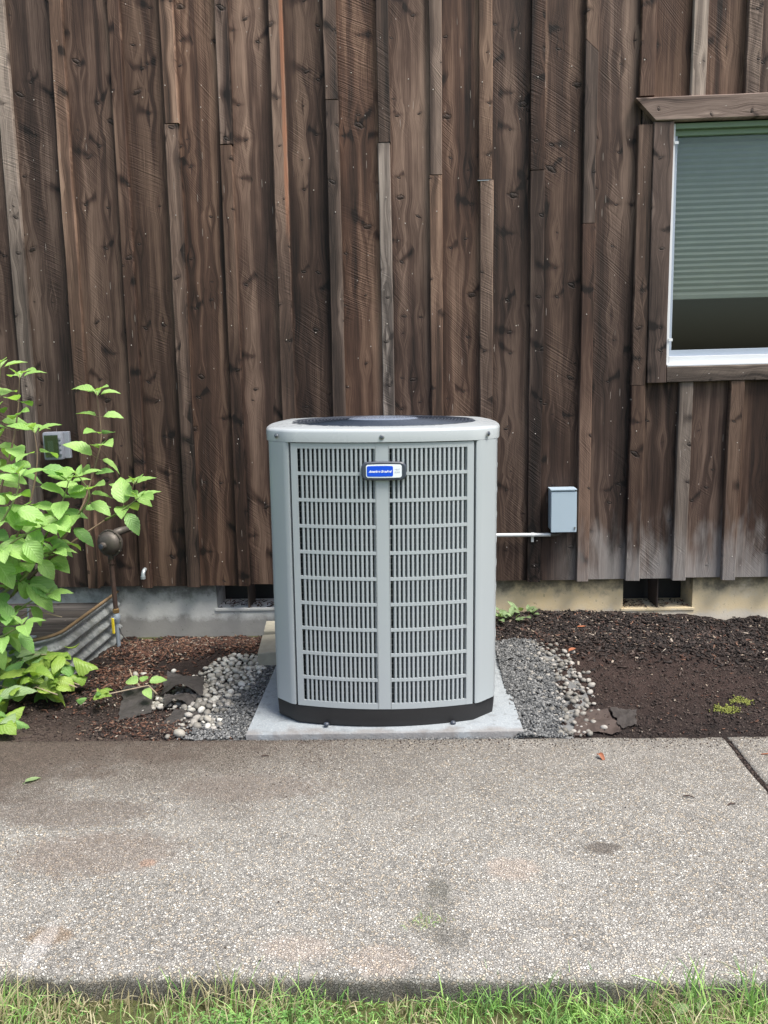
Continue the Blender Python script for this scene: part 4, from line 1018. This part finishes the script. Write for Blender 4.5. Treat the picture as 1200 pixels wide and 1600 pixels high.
for cx, par, nn, sx in ((-.83, bl, 9000, .17), (.47, br, 9000, .13)):
    P = np.stack([RNG.uniform(cx - sx, cx + sx, nn), RNG.uniform(-1.463, -.42, nn)], 1)
    if cx < 0:
        edge = -.80 - .10 * np.clip((-.5 - P[:, 1]) / .5, 0, 1) - .05 * np.clip((-1.0 - P[:, 1]) / .4, 0, 1) + RNG.normal(0, .02, len(P)); P = P[(P[:, 0] > edge) & (P[:, 0] < -.70)]
    else:
        P = P[(P[:, 0] > .350) & (P[:, 0] < .53 + .04 * np.cos((P[:, 1] + .9) * 3) + RNG.normal(0, .015, len(P)))]
    stones("crushed_gravel", P - [par.location.x, par.location.y], .0028, .0085, M['gravel'], .5, parent=par, zf=hts(P) + .012)
P = np.stack([RNG.uniform(-.72, .40, 900), RNG.uniform(-1.468, -1.448, 900)], 1)
stones("crushed_gravel", P, .003, .008, M['gravel'], 0, zf=np.full(900, -.010))
# lone white pebbles
for i, (x, y, r, lb) in enumerate([(-.985, -1.415, .023, "smooth white pebble lying alone on dark mulch at the walkway edge"), (-1.028, -1.430, .014, "small tan pebble just left of the white pebble at the walkway edge"),
                       (-1.425, -.655, .016, "left one of a pair of white pebbles on the red brown mulch"), (-1.385, -.645, .015, "right one of a pair of white pebbles on the red brown mulch"),
                       (-1.250, -.600, .017, "white pebble alone between the pebble pair and the pebble heap")]):
    o = pebble_obj(x, y, soil_h(x, y) + r * .5 + .004, r, None, peb_meshes if i != 1 else peb_t, "pebble"); tag(o, lb, "pebble", "lone pebbles on the mulch")

# landscape fabric scraps
def sheet(name, quad, lift, mat, curl=0.0, seed=0, n=14, thick=.002, parent=None):
    """bilinear quad patch draped over the soil with folds and ragged edges"""
    bm = bmesh.new(); A, B, C_, D = [Vector((*q[:2], 0)) for q in quad]; hz = [q[2] for q in quad]; g = []
    for j in range(n + 1):
        for i in range(n + 1):
            u, v = i / n, j / n; p = (A * (1 - u) + B * u) * (1 - v) + (D * (1 - u) + C_ * u) * v
            e = min(u, 1 - u, v, 1 - v); rg = .012 * noise.noise(Vector((p.x * 30 + seed, p.y * 30, 0))) * (1 if e < .02 else 0)
            z = (hz[0] * (1 - u) + hz[1] * u) * (1 - v) + (hz[3] * (1 - u) + hz[2] * u) * v
            z += .010 * noise.noise(Vector((p.x * 12 + seed, p.y * 12, seed))) + .003 * noise.noise(Vector((p.x * 50, p.y * 50, seed))) + curl * math.sin(math.pi * u) * (1 - v)
            g.append(bm.verts.new((p.x + rg, p.y + rg * .7, soil_h(p.x, p.y) + lift + z)))
    for j in range(n):
        for i in range(n): a = j * (n + 1) + i; bm.faces.new((g[a], g[a + 1], g[a + n + 2], g[a + n + 1]))
    bmesh.ops.solidify(bm, geom=bm.faces[:], thickness=thick)
    o = from_bm(name, bm, mat, parent); smooth_angle(o, 50)
    return o
tag(sheet("fabric_scrap", [(-1.19, -1.02, .015), (-.985, -1.05, .045), (-1.03, -.84, .050), (-1.20, -.84, .085)], .006, M['fabric'], .050, 1), "largest curled black landscape fabric scrap rising beside the white pebbles", "fabric scrap", "torn landscape fabric")
tag(sheet("fabric_scrap", [(-1.30, -1.24, .0), (-1.17, -1.20, .0), (-1.22, -.96, .065), (-1.37, -.96, .045)], .008, M['fabric'], .0, 2), "grey fabric scrap lying flat under the broken leafy sprig", "fabric scrap", "torn landscape fabric")
tag(sheet("fabric_scrap", [(-1.13, -1.17, .0), (-1.02, -1.13, .01), (-1.00, -1.04, .045), (-1.15, -1.06, .045)], .006, M['fabric'], .045, 3), "small folded brown fabric flap tucked below the largest scrap", "fabric scrap", "torn landscape fabric")
tag(sheet("fabric_scrap", [(-1.10, -1.36, .0), (-.955, -1.35, .0), (-.90, -1.22, .015), (-1.08, -1.17, .012)], .006, M['fabric'], .0, 4), "front fabric scrap half buried in mulch behind the white pebble", "fabric scrap", "torn landscape fabric")
M['flat'] = simple("flat_brown_stone", (.13, .10, .088), .8, 0, .3, 18, bump=.004)
M['flatd'] = simple("flat_dark_stone", (.085, .075, .070), .75, 0, .25, 18, bump=.004)
tag(sheet("flat_stone", [(.58, -1.44, 0), (.765, -1.43, 0), (.755, -1.23, .0), (.62, -1.22, .0)], .010, M['flat'], 0, 5, thick=.008), "flat muddy brown stone at the walkway edge right of the gravel", "stone", "flat stones by the walkway")
tag(sheet("flat_stone", [(.768, -1.40, .0), (.84, -1.35, .0), (.87, -1.23, .0), (.762, -1.22, .004)], .014, M['flatd'], 0, 6, thick=.008), "smaller dark grey stone touching the brown flat stone", "stone", "flat stones by the walkway")

# ------------------------------------------------------------------ leaves
def leaf_mesh(name, L, Wd, mat, fold=.25, droop=.3, serr=.05, curl=0.0, tipsharp=1.0, nu=14, petiole=.2, seed=0, wrinkle=0.0):
    bm = bmesh.new(); uvl = bm.loops.layers.uv.new("UVMap"); rows = []; info = {}
    vsn = [-1, -.55, 0, .55, 1]
    for i in range(nu + 1):
        t = i / nu; w_ = Wd * .5 * (math.sin(math.pi * t ** .82) ** .85) * (1 - .25 * t * tipsharp) if 0 < t < 1 else .0008
        if 0 < i < nu: w_ *= 1 + (serr if i % 2 else -serr)
        s_ = t * L; bend = droop * t; x = L * petiole + math.sin(bend) / max(droop, 1e-3) * L if droop else s_ + L * petiole; z = -(1 - math.cos(bend)) / max(abs(droop), 1e-3) * L * (1 if droop > 0 else -1) if droop else 0
        row = []
        for v in vsn:
            y = v * w_; zz = z + abs(v) * w_ * fold - curl * (v * w_) ** 2 / Wd * 4 + wrinkle * noise.noise(Vector((x * 40 + seed, y * 40, seed)))
            zz += .03 * Wd * math.sin(t * 24 + abs(v) * 3) * abs(v) * .5
            vt = bm.verts.new((x, y, zz)); info[vt] = (t, .5 + v * .5); row.append(vt)
        rows.append(row)
    for a, b in zip(rows, rows[1:]):
        for k in range(4): bm.faces.new((a[k], b[k], b[k + 1], a[k + 1]))
    if petiole > 0:
        prev = None
        for t in (0, .5, 1):
            x = L * petiole * t; r = .0014
            q = [bm.verts.new((x, r, .0008 - .006 * math.sin(math.pi * t))), bm.verts.new((x, -r, .0008 - .006 * math.sin(math.pi * t))), bm.verts.new((x, 0, -r * 1.6 - .006 * math.sin(math.pi * t)))]
            for w2 in q: info[w2] = (0, .5)
            if prev:
                for k in range(3): bm.faces.new((prev[k], prev[(k + 1) % 3], q[(k + 1) % 3], q[k]))
            prev = q
    for f in bm.faces:
        f.smooth = True
        for lp in f.loops: lp[uvl].uv = info[lp.vert]
    me = bpy.data.meshes.new(name); bm.to_mesh(me); bm.free(); me.materials.append(mat); return me
LM = [leaf_mesh("leaf", 1, random.uniform(.60, .74), M['leaf'], random.uniform(.08, .35), random.uniform(.2, .9), .030, seed=k, wrinkle=.004) for k in range(7)]
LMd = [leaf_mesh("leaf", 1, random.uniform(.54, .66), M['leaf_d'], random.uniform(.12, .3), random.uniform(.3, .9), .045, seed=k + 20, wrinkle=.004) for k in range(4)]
LMy = [leaf_mesh("leaf", 1, random.uniform(.46, .55), M['leaf'], .5, .2, .05, seed=k + 40, petiole=.08) for k in range(3)]
def put_leaf(me, parent, p, d, up, size, name="leaf"):
    d = Vector(d).normalized(); up = Vector(up); y = up.cross(d); 
    if y.length < 1e-4: y = Vector((0, 1, 0)).cross(d)
    y.normalize(); z = d.cross(y)
    R_ = Matrix((d, y, z)).transposed().to_4x4()
    o = bpy.data.objects.new(name, me); COL.objects.link(o); o.parent = parent
    inv = parent.matrix_basis.inverted() if parent else Matrix.Identity(4)
    o.matrix_local = inv @ Matrix.Translation(p) @ R_ @ Matrix.Scale(size, 4); return o
shrub = empty("leafy_shrub", (-2.25, -1.02, -.04), label="tall bright green shrub with broad toothed leaves at the left edge", cat="shrub")
SHOOTS = dict(
A=[(-2.109, -.95, .251), (-1.768, -.85, .552), (-1.598, -.76, .788), (-1.529, -.68, 1.011), (-1.501, -.65, 1.15), (-1.515, -.63, 1.35)],
B=[(-1.861, -.86, .48), (-1.749, -.82, .575), (-1.64, -.76, .658), (-1.493, -.7, .754), (-1.404, -.67, .815), (-1.354, -.66, .93)],
B2=[(-1.493, -.7, .754), (-1.405, -.74, .796), (-1.30, -.76, .867)],
C=[(-2.102, -1.0, .328), (-1.924, -.9, .832), (-1.837, -.85, 1.114), (-1.805, -.82, 1.284), (-1.792, -.8, 1.44)],
D=[(-2.044, -1.05, .328), (-1.834, -1.0, .647), (-1.72, -.98, .87), (-1.673, -.96, 1.065), (-1.68, -.95, 1.20)],
E=[(-1.849, -.95, .459), (-1.676, -.95, .721), (-1.6, -.93, .86), (-1.556, -.92, .973)],
I=[(-1.768, -.85, .552), (-1.577, -.9, .768), (-1.458, -.95, .903), (-1.498, -.98, 1.01)],
F=[(-2.082, -1.0, .238), (-1.862, -1.0, .369), (-1.747, -.98, .44), (-1.67, -.96, .468)],
G=[(-2.277, -.8, .33), (-2.033, -.75, .961), (-1.954, -.72, 1.283), (-1.916, -.72, 1.49)],
H=[(-1.971, -1.15, .487), (-1.785, -1.15, .79), (-1.698, -1.13, .935), (-1.678, -1.12, 1.03)],
J=[(-2.056, -1.05, .225), (-1.876, -1.1, .298), (-1.786, -1.1, .341), (-1.732, -1.1, .369)],
K=[(-1.987, -1.1, .587), (-1.796, -1.12, .701), (-1.678, -1.12, .768), (-1.60, -1.1, .80)],
L=[(-1.907, -.95, .46), (-1.756, -1.0, .559), (-1.68, -1.02, .649), (-1.60, -1.03, .675)])
ROOT = Vector((-2.25, -1.02, -.04))
LEAFN = 0
def shoot(pts, root, sizes=(.18, .115), space=.070, skip=.18, tip=True, nomain=False):
    global LEAFN
    pts = [Vector(p) for p in pts]
    # smooth polyline
    fine_ = []
    for i in range(len(pts) - 1):
        p0 = pts[max(i - 1, 0)]; p1 = pts[i]; p2 = pts[i + 1]; p3 = pts[min(i + 2, len(pts) - 1)]
        for k in range(5):
            t = k / 5; fine_.append(.5 * ((2 * p1) + (p2 - p0) * t + (2 * p0 - 5 * p1 + 4 * p2 - p3) * t * t + (3 * p1 - p0 - 3 * p2 + p3) * t ** 3))
    fine_.append(pts[-1]); n = len(fine_)
    bm = bmesh.new(); loc = root
    rad = [.0055 * (1 - i / (n - 1)) + .0018 for i in range(n)]
    tube(bm, [p - loc for p in fine_], rad, 6)
    from_bm("branch", bm, M['stem_b'] if len(pts) > 4 and not nomain else M['stem'], shrub, smooth=True)
    acc = 0.0; k = 0; tot = sum((fine_[i + 1] - fine_[i]).length for i in range(n - 1)); run = 0.0; last = -1
    for i in range(n - 1):
        seg = (fine_[i + 1] - fine_[i]); run += seg.length
        if run < skip: continue
        sp = space * (1.1 - .45 * run / tot)
        if run - last < sp and last >= 0: continue
        if tot - run < .03: break
        last = run; t = seg.normalized(); a0 = k * math.pi / 2 + random.uniform(-.3, .3); k += 1
        ex = t.cross(Vector((0, 0, 1))); ex = Vector((1, 0, 0)) if ex.length < .2 else ex.normalized(); ey = t.cross(ex).normalized()
        f_ = run / tot; sz = sizes[0] * (1 - f_) + sizes[1] * f_
        if fine_[i].x > -1.72 and fine_[i].z < .80 and fine_[i].y > -.86: continue
        for s_ in (0, math.pi):
            a = a0 + s_; out = ex * math.cos(a) + ey * math.sin(a); d = out + t * random.uniform(.1, .5) + Vector((0, 0, random.uniform(-.35, .1)))
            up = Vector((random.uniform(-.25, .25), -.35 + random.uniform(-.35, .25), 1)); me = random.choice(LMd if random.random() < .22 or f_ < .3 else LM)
            put_leaf(me, shrub, fine_[i], d, up, sz * random.uniform(.8, 1.18)); LEAFN += 1
    if tip:
        p = fine_[-1]; t = (fine_[-1] - fine_[-2]).normalized()
        for q in range(5):
            a = q * 2.4 + random.random(); d = Vector((math.cos(a), math.sin(a), random.uniform(-.1, .3) + (.7 if q > 2 else 0))) + t * .3
            put_leaf(random.choice(LMy if q > 2 else LM), shrub, p - t * .01 * (2 - q % 3), d, Vector((-.1, -.3, 1)), (.055 if q > 2 else .10) * random.uniform(.85, 1.15)); LEAFN += 1
for k, p in SHOOTS.items(): shoot(p, ROOT, skip=(.10 if k in ('B2', 'F', 'J', 'K', 'L', 'E') else (.48 if k == 'B' else .55 if k == 'A' else (.28 if k in ('C', 'D', 'G') else .22))))
for k in range(7):                                     # the part of the shrub outside the frame
    a = math.pi * (.55 + .9 * k / 6); r = random.uniform(.3, .6); h = random.uniform(.7, 1.3)
    shoot([ROOT, ROOT + Vector((math.cos(a) * r * .5, math.sin(a) * r * .4, h * .5)), ROOT + Vector((math.cos(a) * r, math.sin(a) * r * .7, h))], ROOT, (.13, .09), .17, .4, nomain=True)
for k, (a, b) in enumerate([((-2.109, -.95, .251), ROOT), ((-2.102, -1.0, .328), ROOT), ((-2.277, -.8, .33), ROOT), ((-2.044, -1.05, .328), ROOT)]):
    bm = bmesh.new(); tube(bm, [Vector(b) - ROOT, (Vector(a) + Vector(b)) / 2 - ROOT + Vector((.02, 0, .03)), Vector(a) - ROOT], [.009, .008, .0065], 6); from_bm("branch", bm, M['stem_b'], shrub, smooth=True)
bm = bmesh.new()
for pts in ([(-1.93, -.9, .30), (-1.82, -.88, .36), (-1.72, -.86, .43)], [(-1.80, -.84, .35), (-1.70, -.80, .31)], [(-1.9, -.95, .12), (-1.80, -.95, .18), (-1.72, -.93, .17)]):
    tube(bm, [Vector(p) - ROOT for p in pts], [.003, .0025, .0015][:len(pts)], 5)
from_bm("dry_twig", bm, M['stick'], shrub)

# limp uprooted plant at lower left
hs = empty("limp_plant", (-1.80, -1.10, -.02), label="wilted lime green broad leaved plant heaped on the soil at lower left", cat="plant")
HM = [leaf_mesh("leaf", 1, random.uniform(.55, .75), M['leaf_w'], random.uniform(-.3, .6), random.uniform(.3, 1.8), .02, curl=random.uniform(-1, 1.4), seed=k + 60, wrinkle=.03, petiole=.3) for k in range(8)]
HM2 = [leaf_mesh("leaf", 1, random.uniform(.5, .7), M['leaf_v'], random.uniform(-.2, .4), random.uniform(.4, 1.2), .02, curl=random.uniform(-.5, 1), seed=k + 80, wrinkle=.03, petiole=.2) for k in range(3)]
HM3 = [leaf_mesh("leaf", 1, .6, M['leaf_d'], .3, 1.0, .02, curl=1, seed=k + 90, wrinkle=.03, petiole=.2) for k in range(2)]
def hosta(x, y, z, yaw, pitch, sz, me):
    if x > -1.60 and y > -1.02: x -= .06
    d = Vector((math.cos(yaw), math.sin(yaw), pitch)); put_leaf(me, hs, Vector((x, y, z)), d, Vector((random.uniform(-.5, .5), random.uniform(-.9, .1), 1)), sz)
clumps = [(a_ - .05, b_, c_, d_, e_) for a_, b_, c_, d_, e_ in [(-1.86, -.92, .10, 9, .10), (-1.72, -.98, .12, 10, .11), (-1.60, -.98, .06, 6, .09), (-1.62, -.93, .14, 7, .10), (-1.98, -1.08, .05, 8, .11), (-1.72, -1.08, .05, 9, .10), (-1.62, -1.08, .03, 4, .085), (-1.83, -1.20, .02, 7, .12), (-1.80, -1.34, .02, 5, .11), (-1.70, -1.30, .02, 4, .09), (-2.2, -1.2, .04, 10, .12), (-1.72, -1.42, .015, 2, .08)]]
for cx, cy, cz, n, sz in clumps:
    for k in range(int(n * 1.6)):
        a = random.uniform(0, 6.28); x, y = cx + random.gauss(0, .035), cy + random.gauss(0, .03)
        hosta(x, min(y, -.9), max(.01, cz + random.uniform(-.03, .05)) + .01, a, random.uniform(-.25, .6), sz * random.uniform(.8, 1.35), random.choice(HM * 2 + HM2 + HM3))
bm = bmesh.new()
for k in range(9):
    x, y = random.uniform(-1.95, -1.65), random.uniform(-1.1, -.95); tube(bm, [(x + 1.80, y + 1.10, .06), (x + 1.86, y + 1.08, .10), (x + 1.97, y + 1.05, .075)], .0022, 5)
from_bm("stalks", bm, M['stick'], hs)
lw = empty("leaf_cluster", (-1.455, -1.10, -.02), label="separate dark curled leaf bunch on bare soil right of the wilted plant", cat="leaves")
for k in range(7):
    a = random.uniform(0, 6.28); d = Vector((math.cos(a), math.sin(a), random.uniform(.1, .9)))
    put_leaf(random.choice(HM3 + HM3 + HM), lw, Vector((-1.455 + random.gauss(0, .02), -1.10 + random.gauss(0, .04), .012 + random.uniform(0, .03))), d, (0, -.5, 1), random.uniform(.05, .085))
# sprig lying on the fabric
sg = empty("cut_sprig", (-1.26, -1.06, .05), label="snapped sprig with two pale green leaves lying on the grey fabric", cat="sprig")
bm = bmesh.new(); tube(bm, [(-.12, -.05, .0), (-.02, -.02, .012), (.04, .0, .018), (.09, -.05, .0)], .003, 6); tube(bm, [(.0, .0, .014), (-.07, .10, .028), (-.10, .16, .034)], .0035, 6); from_bm("stem", bm, M['stick'], sg)
for (x, y, yaw, s_, p_) in ((.0, .01, 2.7, .085, .25), (.02, .02, .45, .085, .25), (.03, -.03, -1.0, .075, .0), (.0, .02, 1.5, .06, .35)):
    put_leaf(random.choice(LM), sg, Vector((-1.26 + x, -1.06 + y, .068)), (math.cos(yaw), math.sin(yaw), p_), (0, -.6, 1), s_)
# weed at the foundation
wd = empty("green_weed", (.47, -.10, .02), label="low grey green weed growing behind the right side of the condenser", cat="weed")
WM = [leaf_mesh("leaf", 1, .55, M['leaf_v'], .3, .5, .12, seed=100 + k, wrinkle=.02, petiole=.5) for k in range(3)]
for k in range(34):
    a = random.uniform(0, 6.28); bx, by = .46 + random.gauss(0, .035), -.14 + random.gauss(0, .035)
    if k > 24: bx, by = .56 + random.gauss(0, .03), -.05 + random.gauss(0, .02)
    put_leaf(random.choice(WM), wd, Vector((bx, by, soil_h(bx, by) + .01)), (math.cos(a), math.sin(a), random.uniform(.3, 1.6)), (0, -.4, 1), random.uniform(.04, .068))
# moss tufts
for i, (x, y, lb) in enumerate(((1.325, -1.14, "brighter yellow green moss tuft on the dark soil at right"), (1.235, -1.22, "duller moss tuft just left of the bright yellow one"))):
    n = 260; P = np.stack([x + RNG.normal(0, .022, n), y + RNG.normal(0, .016, n)], 1); v, f = ico(1)
    pos = np.column_stack([P - [x, y], hts(P) + RNG.uniform(0, .010, n)]); S = RNG.uniform(.002, .005, (n, 3))
    o = link_mesh("moss_tuft", scatter("moss_tuft", v, f, pos, rot_xyz(np.zeros(n), np.zeros(n), np.zeros(n)), S, [M['moss']])); o.location = (x, y, 0); tag(o, lb, "moss", "moss tufts on the bed")
# litter on the walkway
def fallen(x, y, z, yaw, sz, mat, label, fold=.3, droop=.4, name="fallen_leaf"):
    o = link_mesh(name, leaf_mesh(name, sz, sz * .45, mat, fold, droop, .02, petiole=.15, wrinkle=.002)); o.location = (x, y, z); o.rotation_euler = (.1, -.05, yaw); tag(o, label, "leaf"); return o
fallen(-1.425, -1.83, .008, .9, .062, M['leaf_v'], "pale green fallen leaf lying on the left of the walkway")
fallen(.625, -1.63, .012, -1.1, .045, M['dry'], "rust coloured curled dead leaf on the walkway right of the slab", 1.0, 1.4)
fallen(.80, -.27, soil_h(.80, -.27) + .016, .3, .05, M['dry'], "red brown bark flake on the dark mulch near the foundation", .2, .1, "bark_flake")
fallen(.70, -.60, soil_h(.70, -.60) + .016, .8, .06, M['dry'], "orange brown bark sliver on the mulch nearer the gravel", .6, .1, "bark_flake")
tw = []
for i, (x, y, a, L_, lb) in enumerate([(.98, -1.98, .4, .030, "short dark twig on the walkway left of the joint"), (1.06, -2.13, 0, .022, "dark bark crumb on the right part of the walkway"), (.86, -1.93, -.3, .035, "broken twig near the middle right of the walkway"),
                                     (-.60, -1.62, .1, .03, "thin dark twig on the walkway left of the condenser"), (1.24, -1.63, -.15, .05, "reddish twig on the far right slab")]):
    bm = bmesh.new(); tube(bm, [(-L_ / 2, 0, 0), (0, .003, .002), (L_ / 2, -.001, 0)], [.0018, .0026, .0012], 5); o = from_bm("twig", bm, M['pipe'] if i != 4 else M['dry']); o.location = (x, y, .004); o.rotation_euler = (0, 0, a); tag(o, lb, "twig", "twigs on the walkway")

# ------------------------------------------------------------------ grass
def blades(name, P, z, lmin, lmax, wmin, wmax, mats, mi, lean=.6, bias=(0, 0), hs=1.0):
    n = len(P); Ls = RNG.uniform(lmin, lmax, n) * hs; ww = RNG.uniform(wmin, wmax, n) * .5; az = RNG.uniform(0, 6.283, n); ln = np.abs(RNG.normal(0, lean, n)) + .1
    dx, dy = np.cos(az) + bias[0], np.sin(az) + bias[1]; nr = np.hypot(dx, dy) + 1e-6; dx /= nr; dy /= nr
    fa = RNG.uniform(0, 6.283, n); wx, wy = np.cos(fa), np.sin(fa); V = np.zeros((n, 10, 3))
    for k, t in enumerate((0, .3, .6, .85, 1.0)):
        th = ln * t * 1.1; r = Ls * t; hx = np.sin(th) * r; hz_ = np.cos(th) * r; wk = ww * (1, .95, .75, .42, .06)[k]
        for s_, q in ((-1, 0), (1, 1)):
            V[:, k * 2 + q, 0] = P[:, 0] + dx * hx + wx * wk * s_; V[:, k * 2 + q, 1] = P[:, 1] + dy * hx + wy * wk * s_; V[:, k * 2 + q, 2] = z + hz_
    bf = np.array([(0, 1, 3, 2), (2, 3, 5, 4), (4, 5, 7, 6), (6, 7, 9, 8)])
    F = (bf[None] + (np.arange(n) * 10)[:, None, None]).reshape(-1, 4)
    return fast_mesh(name, V.reshape(-1, 3), F, mats, np.repeat(mi, 4))
n = 44000; P = np.stack([RNG.uniform(-2.6, 2.6, n), -2.768 - RNG.uniform(0, .75, n) ** 1.15], 1)
dens = np.array([noise.noise(Vector((a * 2.2, b * 2.2, 1))) for a, b in P]); str_ = np.array([noise.noise(Vector((a * 3.1 + 9, b * 4, 5))) for a, b in P])
bare = (np.exp(-((P[:, 0] + .62) / .22) ** 2 - ((P[:, 1] + 2.83) / .05) ** 2) > .45) | (np.exp(-((P[:, 0] - .18) / .07) ** 2 - ((P[:, 1] + 2.84) / .06) ** 2) > .5)
keep = (dens > -.42) & (~bare | (RNG.random(n) < .2)); P = P[keep]; str_ = str_[keep]; n = len(P)
strawp = np.clip(.24 + str_ * .9 + .35 * np.exp(-((P[:, 0] + .6) / .35) ** 2) + .2 * np.exp(-((P[:, 0] - .5) / .2) ** 2), .04, .75); rr = RNG.random(n)
mi = np.where(rr < strawp, 2, np.where(RNG.random(n) < .45 + .3 * (P[:, 0] > .3), 1, 0))
hsc = np.array([.85 + .75 * noise.noise(Vector((a * 3.3, b * 3.3, 7))) for a, b in P]) + .22 * np.clip(P[:, 0] + .1, 0, 1)
g = link_mesh("grass", blades("grass", P, -.068, .035, .125, .0014, .0042, [M['grass_g'], M['grass_l'], M['grass_s']], mi, .95, (0.25, .1), np.clip(hsc, .35, 1.4))); tag(g, kind='stuff')
n = 7000; P = np.stack([RNG.uniform(-4.5, 4.5, n), RNG.uniform(-5.6, -3.5, n)], 1)
g = link_mesh("grass", blades("grass", P, -.068, .04, .09, .004, .009, [M['grass_g'], M['grass_l']], RNG.integers(0, 2, n), .6)); tag(g, kind='stuff')
n = 420; P = np.stack([RNG.normal(-.01, .028, n), RNG.normal(-2.565, .012, n)], 1)[:70]
g = link_mesh("grass_tuft", blades("grass_tuft", P - [0, -2.565], -.002, .012, .036, .0012, .002, [M['grass_l'], M['grass_s']], RNG.integers(0, 2, 70), 1.1)); g.location = (0, -2.565, 0); tag(g, "tiny grass tuft sprouting through the walkway near its front edge", "grass tuft")
def weed_clump(x, y, n, lmin, lmax, wmax, label, bias=(0, 0)):
    P = np.stack([RNG.normal(0, .018, n), RNG.normal(0, .012, n)], 1)
    g = link_mesh("tall_grass", blades("tall_grass", P, 0, lmin, lmax, wmax * .5, wmax, [M['grass_l'], M['grass_g']], RNG.integers(0, 2, n), .45, bias)); g.location = (x, y, -.068); tag(g, label, "tall grass", "tall tufts at the walkway edge")
weed_clump(.60, -2.80, 12, .10, .17, .008, "tall broad bladed grass tuft over the walkway edge at right, with a long leaning blade", (.5, .3))
weed_clump(.72, -2.805, 10, .10, .15, .007, "tall grass tuft at the lower right corner of the picture", (.1, .1))
weed_clump(.50, -2.80, 9, .09, .14, .005, "thin upright grass tuft left of the broad bladed tuft", (-.2, .2))
# broad weed leaves and clover in the lawn
bw = empty("lawn_weed", (.56, -2.83, -.083), label="broad pale weed leaves lying in the grass at lower right", cat="weed")
for (x, y, z, yaw, s_) in ((.58, -2.835, -.035, .6, .050), (.615, -2.80, -.03, 2.6, .045), (.53, -2.84, -.035, .5, .045)):
    put_leaf(random.choice(WM + LMy), bw, Vector((x, y, z)), (math.cos(yaw), math.sin(yaw), .25), (0, -.3, 1), s_)
cv, cf = [(0, 0, 0), (.5, .35, .12), (1, 0, .05), (.5, -.35, .12)], [(0, 1, 2, 3)]
n = 900; c0 = np.stack([np.where(RNG.random(n) < .6, RNG.normal(-.42, .1, n), RNG.uniform(-1.2, 1.2, n)), -2.83 - RNG.uniform(0, .2, n)], 1)
P = np.repeat(c0, 3, 0); az = np.tile([0, 2.1, 4.2], n) + np.repeat(RNG.uniform(0, 6, n), 3); N3 = len(P)
g = link_mesh("clover", scatter("clover", cv, cf, np.column_stack([P, np.repeat(RNG.uniform(-.055, -.02, n), 3)]), rot_xyz(np.zeros(N3), np.zeros(N3), az), np.repeat(RNG.uniform(.006, .011, n), 3)[:, None] * np.ones((1, 3)), [M['grass_g']])); tag(g, kind='stuff')
print("leaves on shrub", LEAFN)
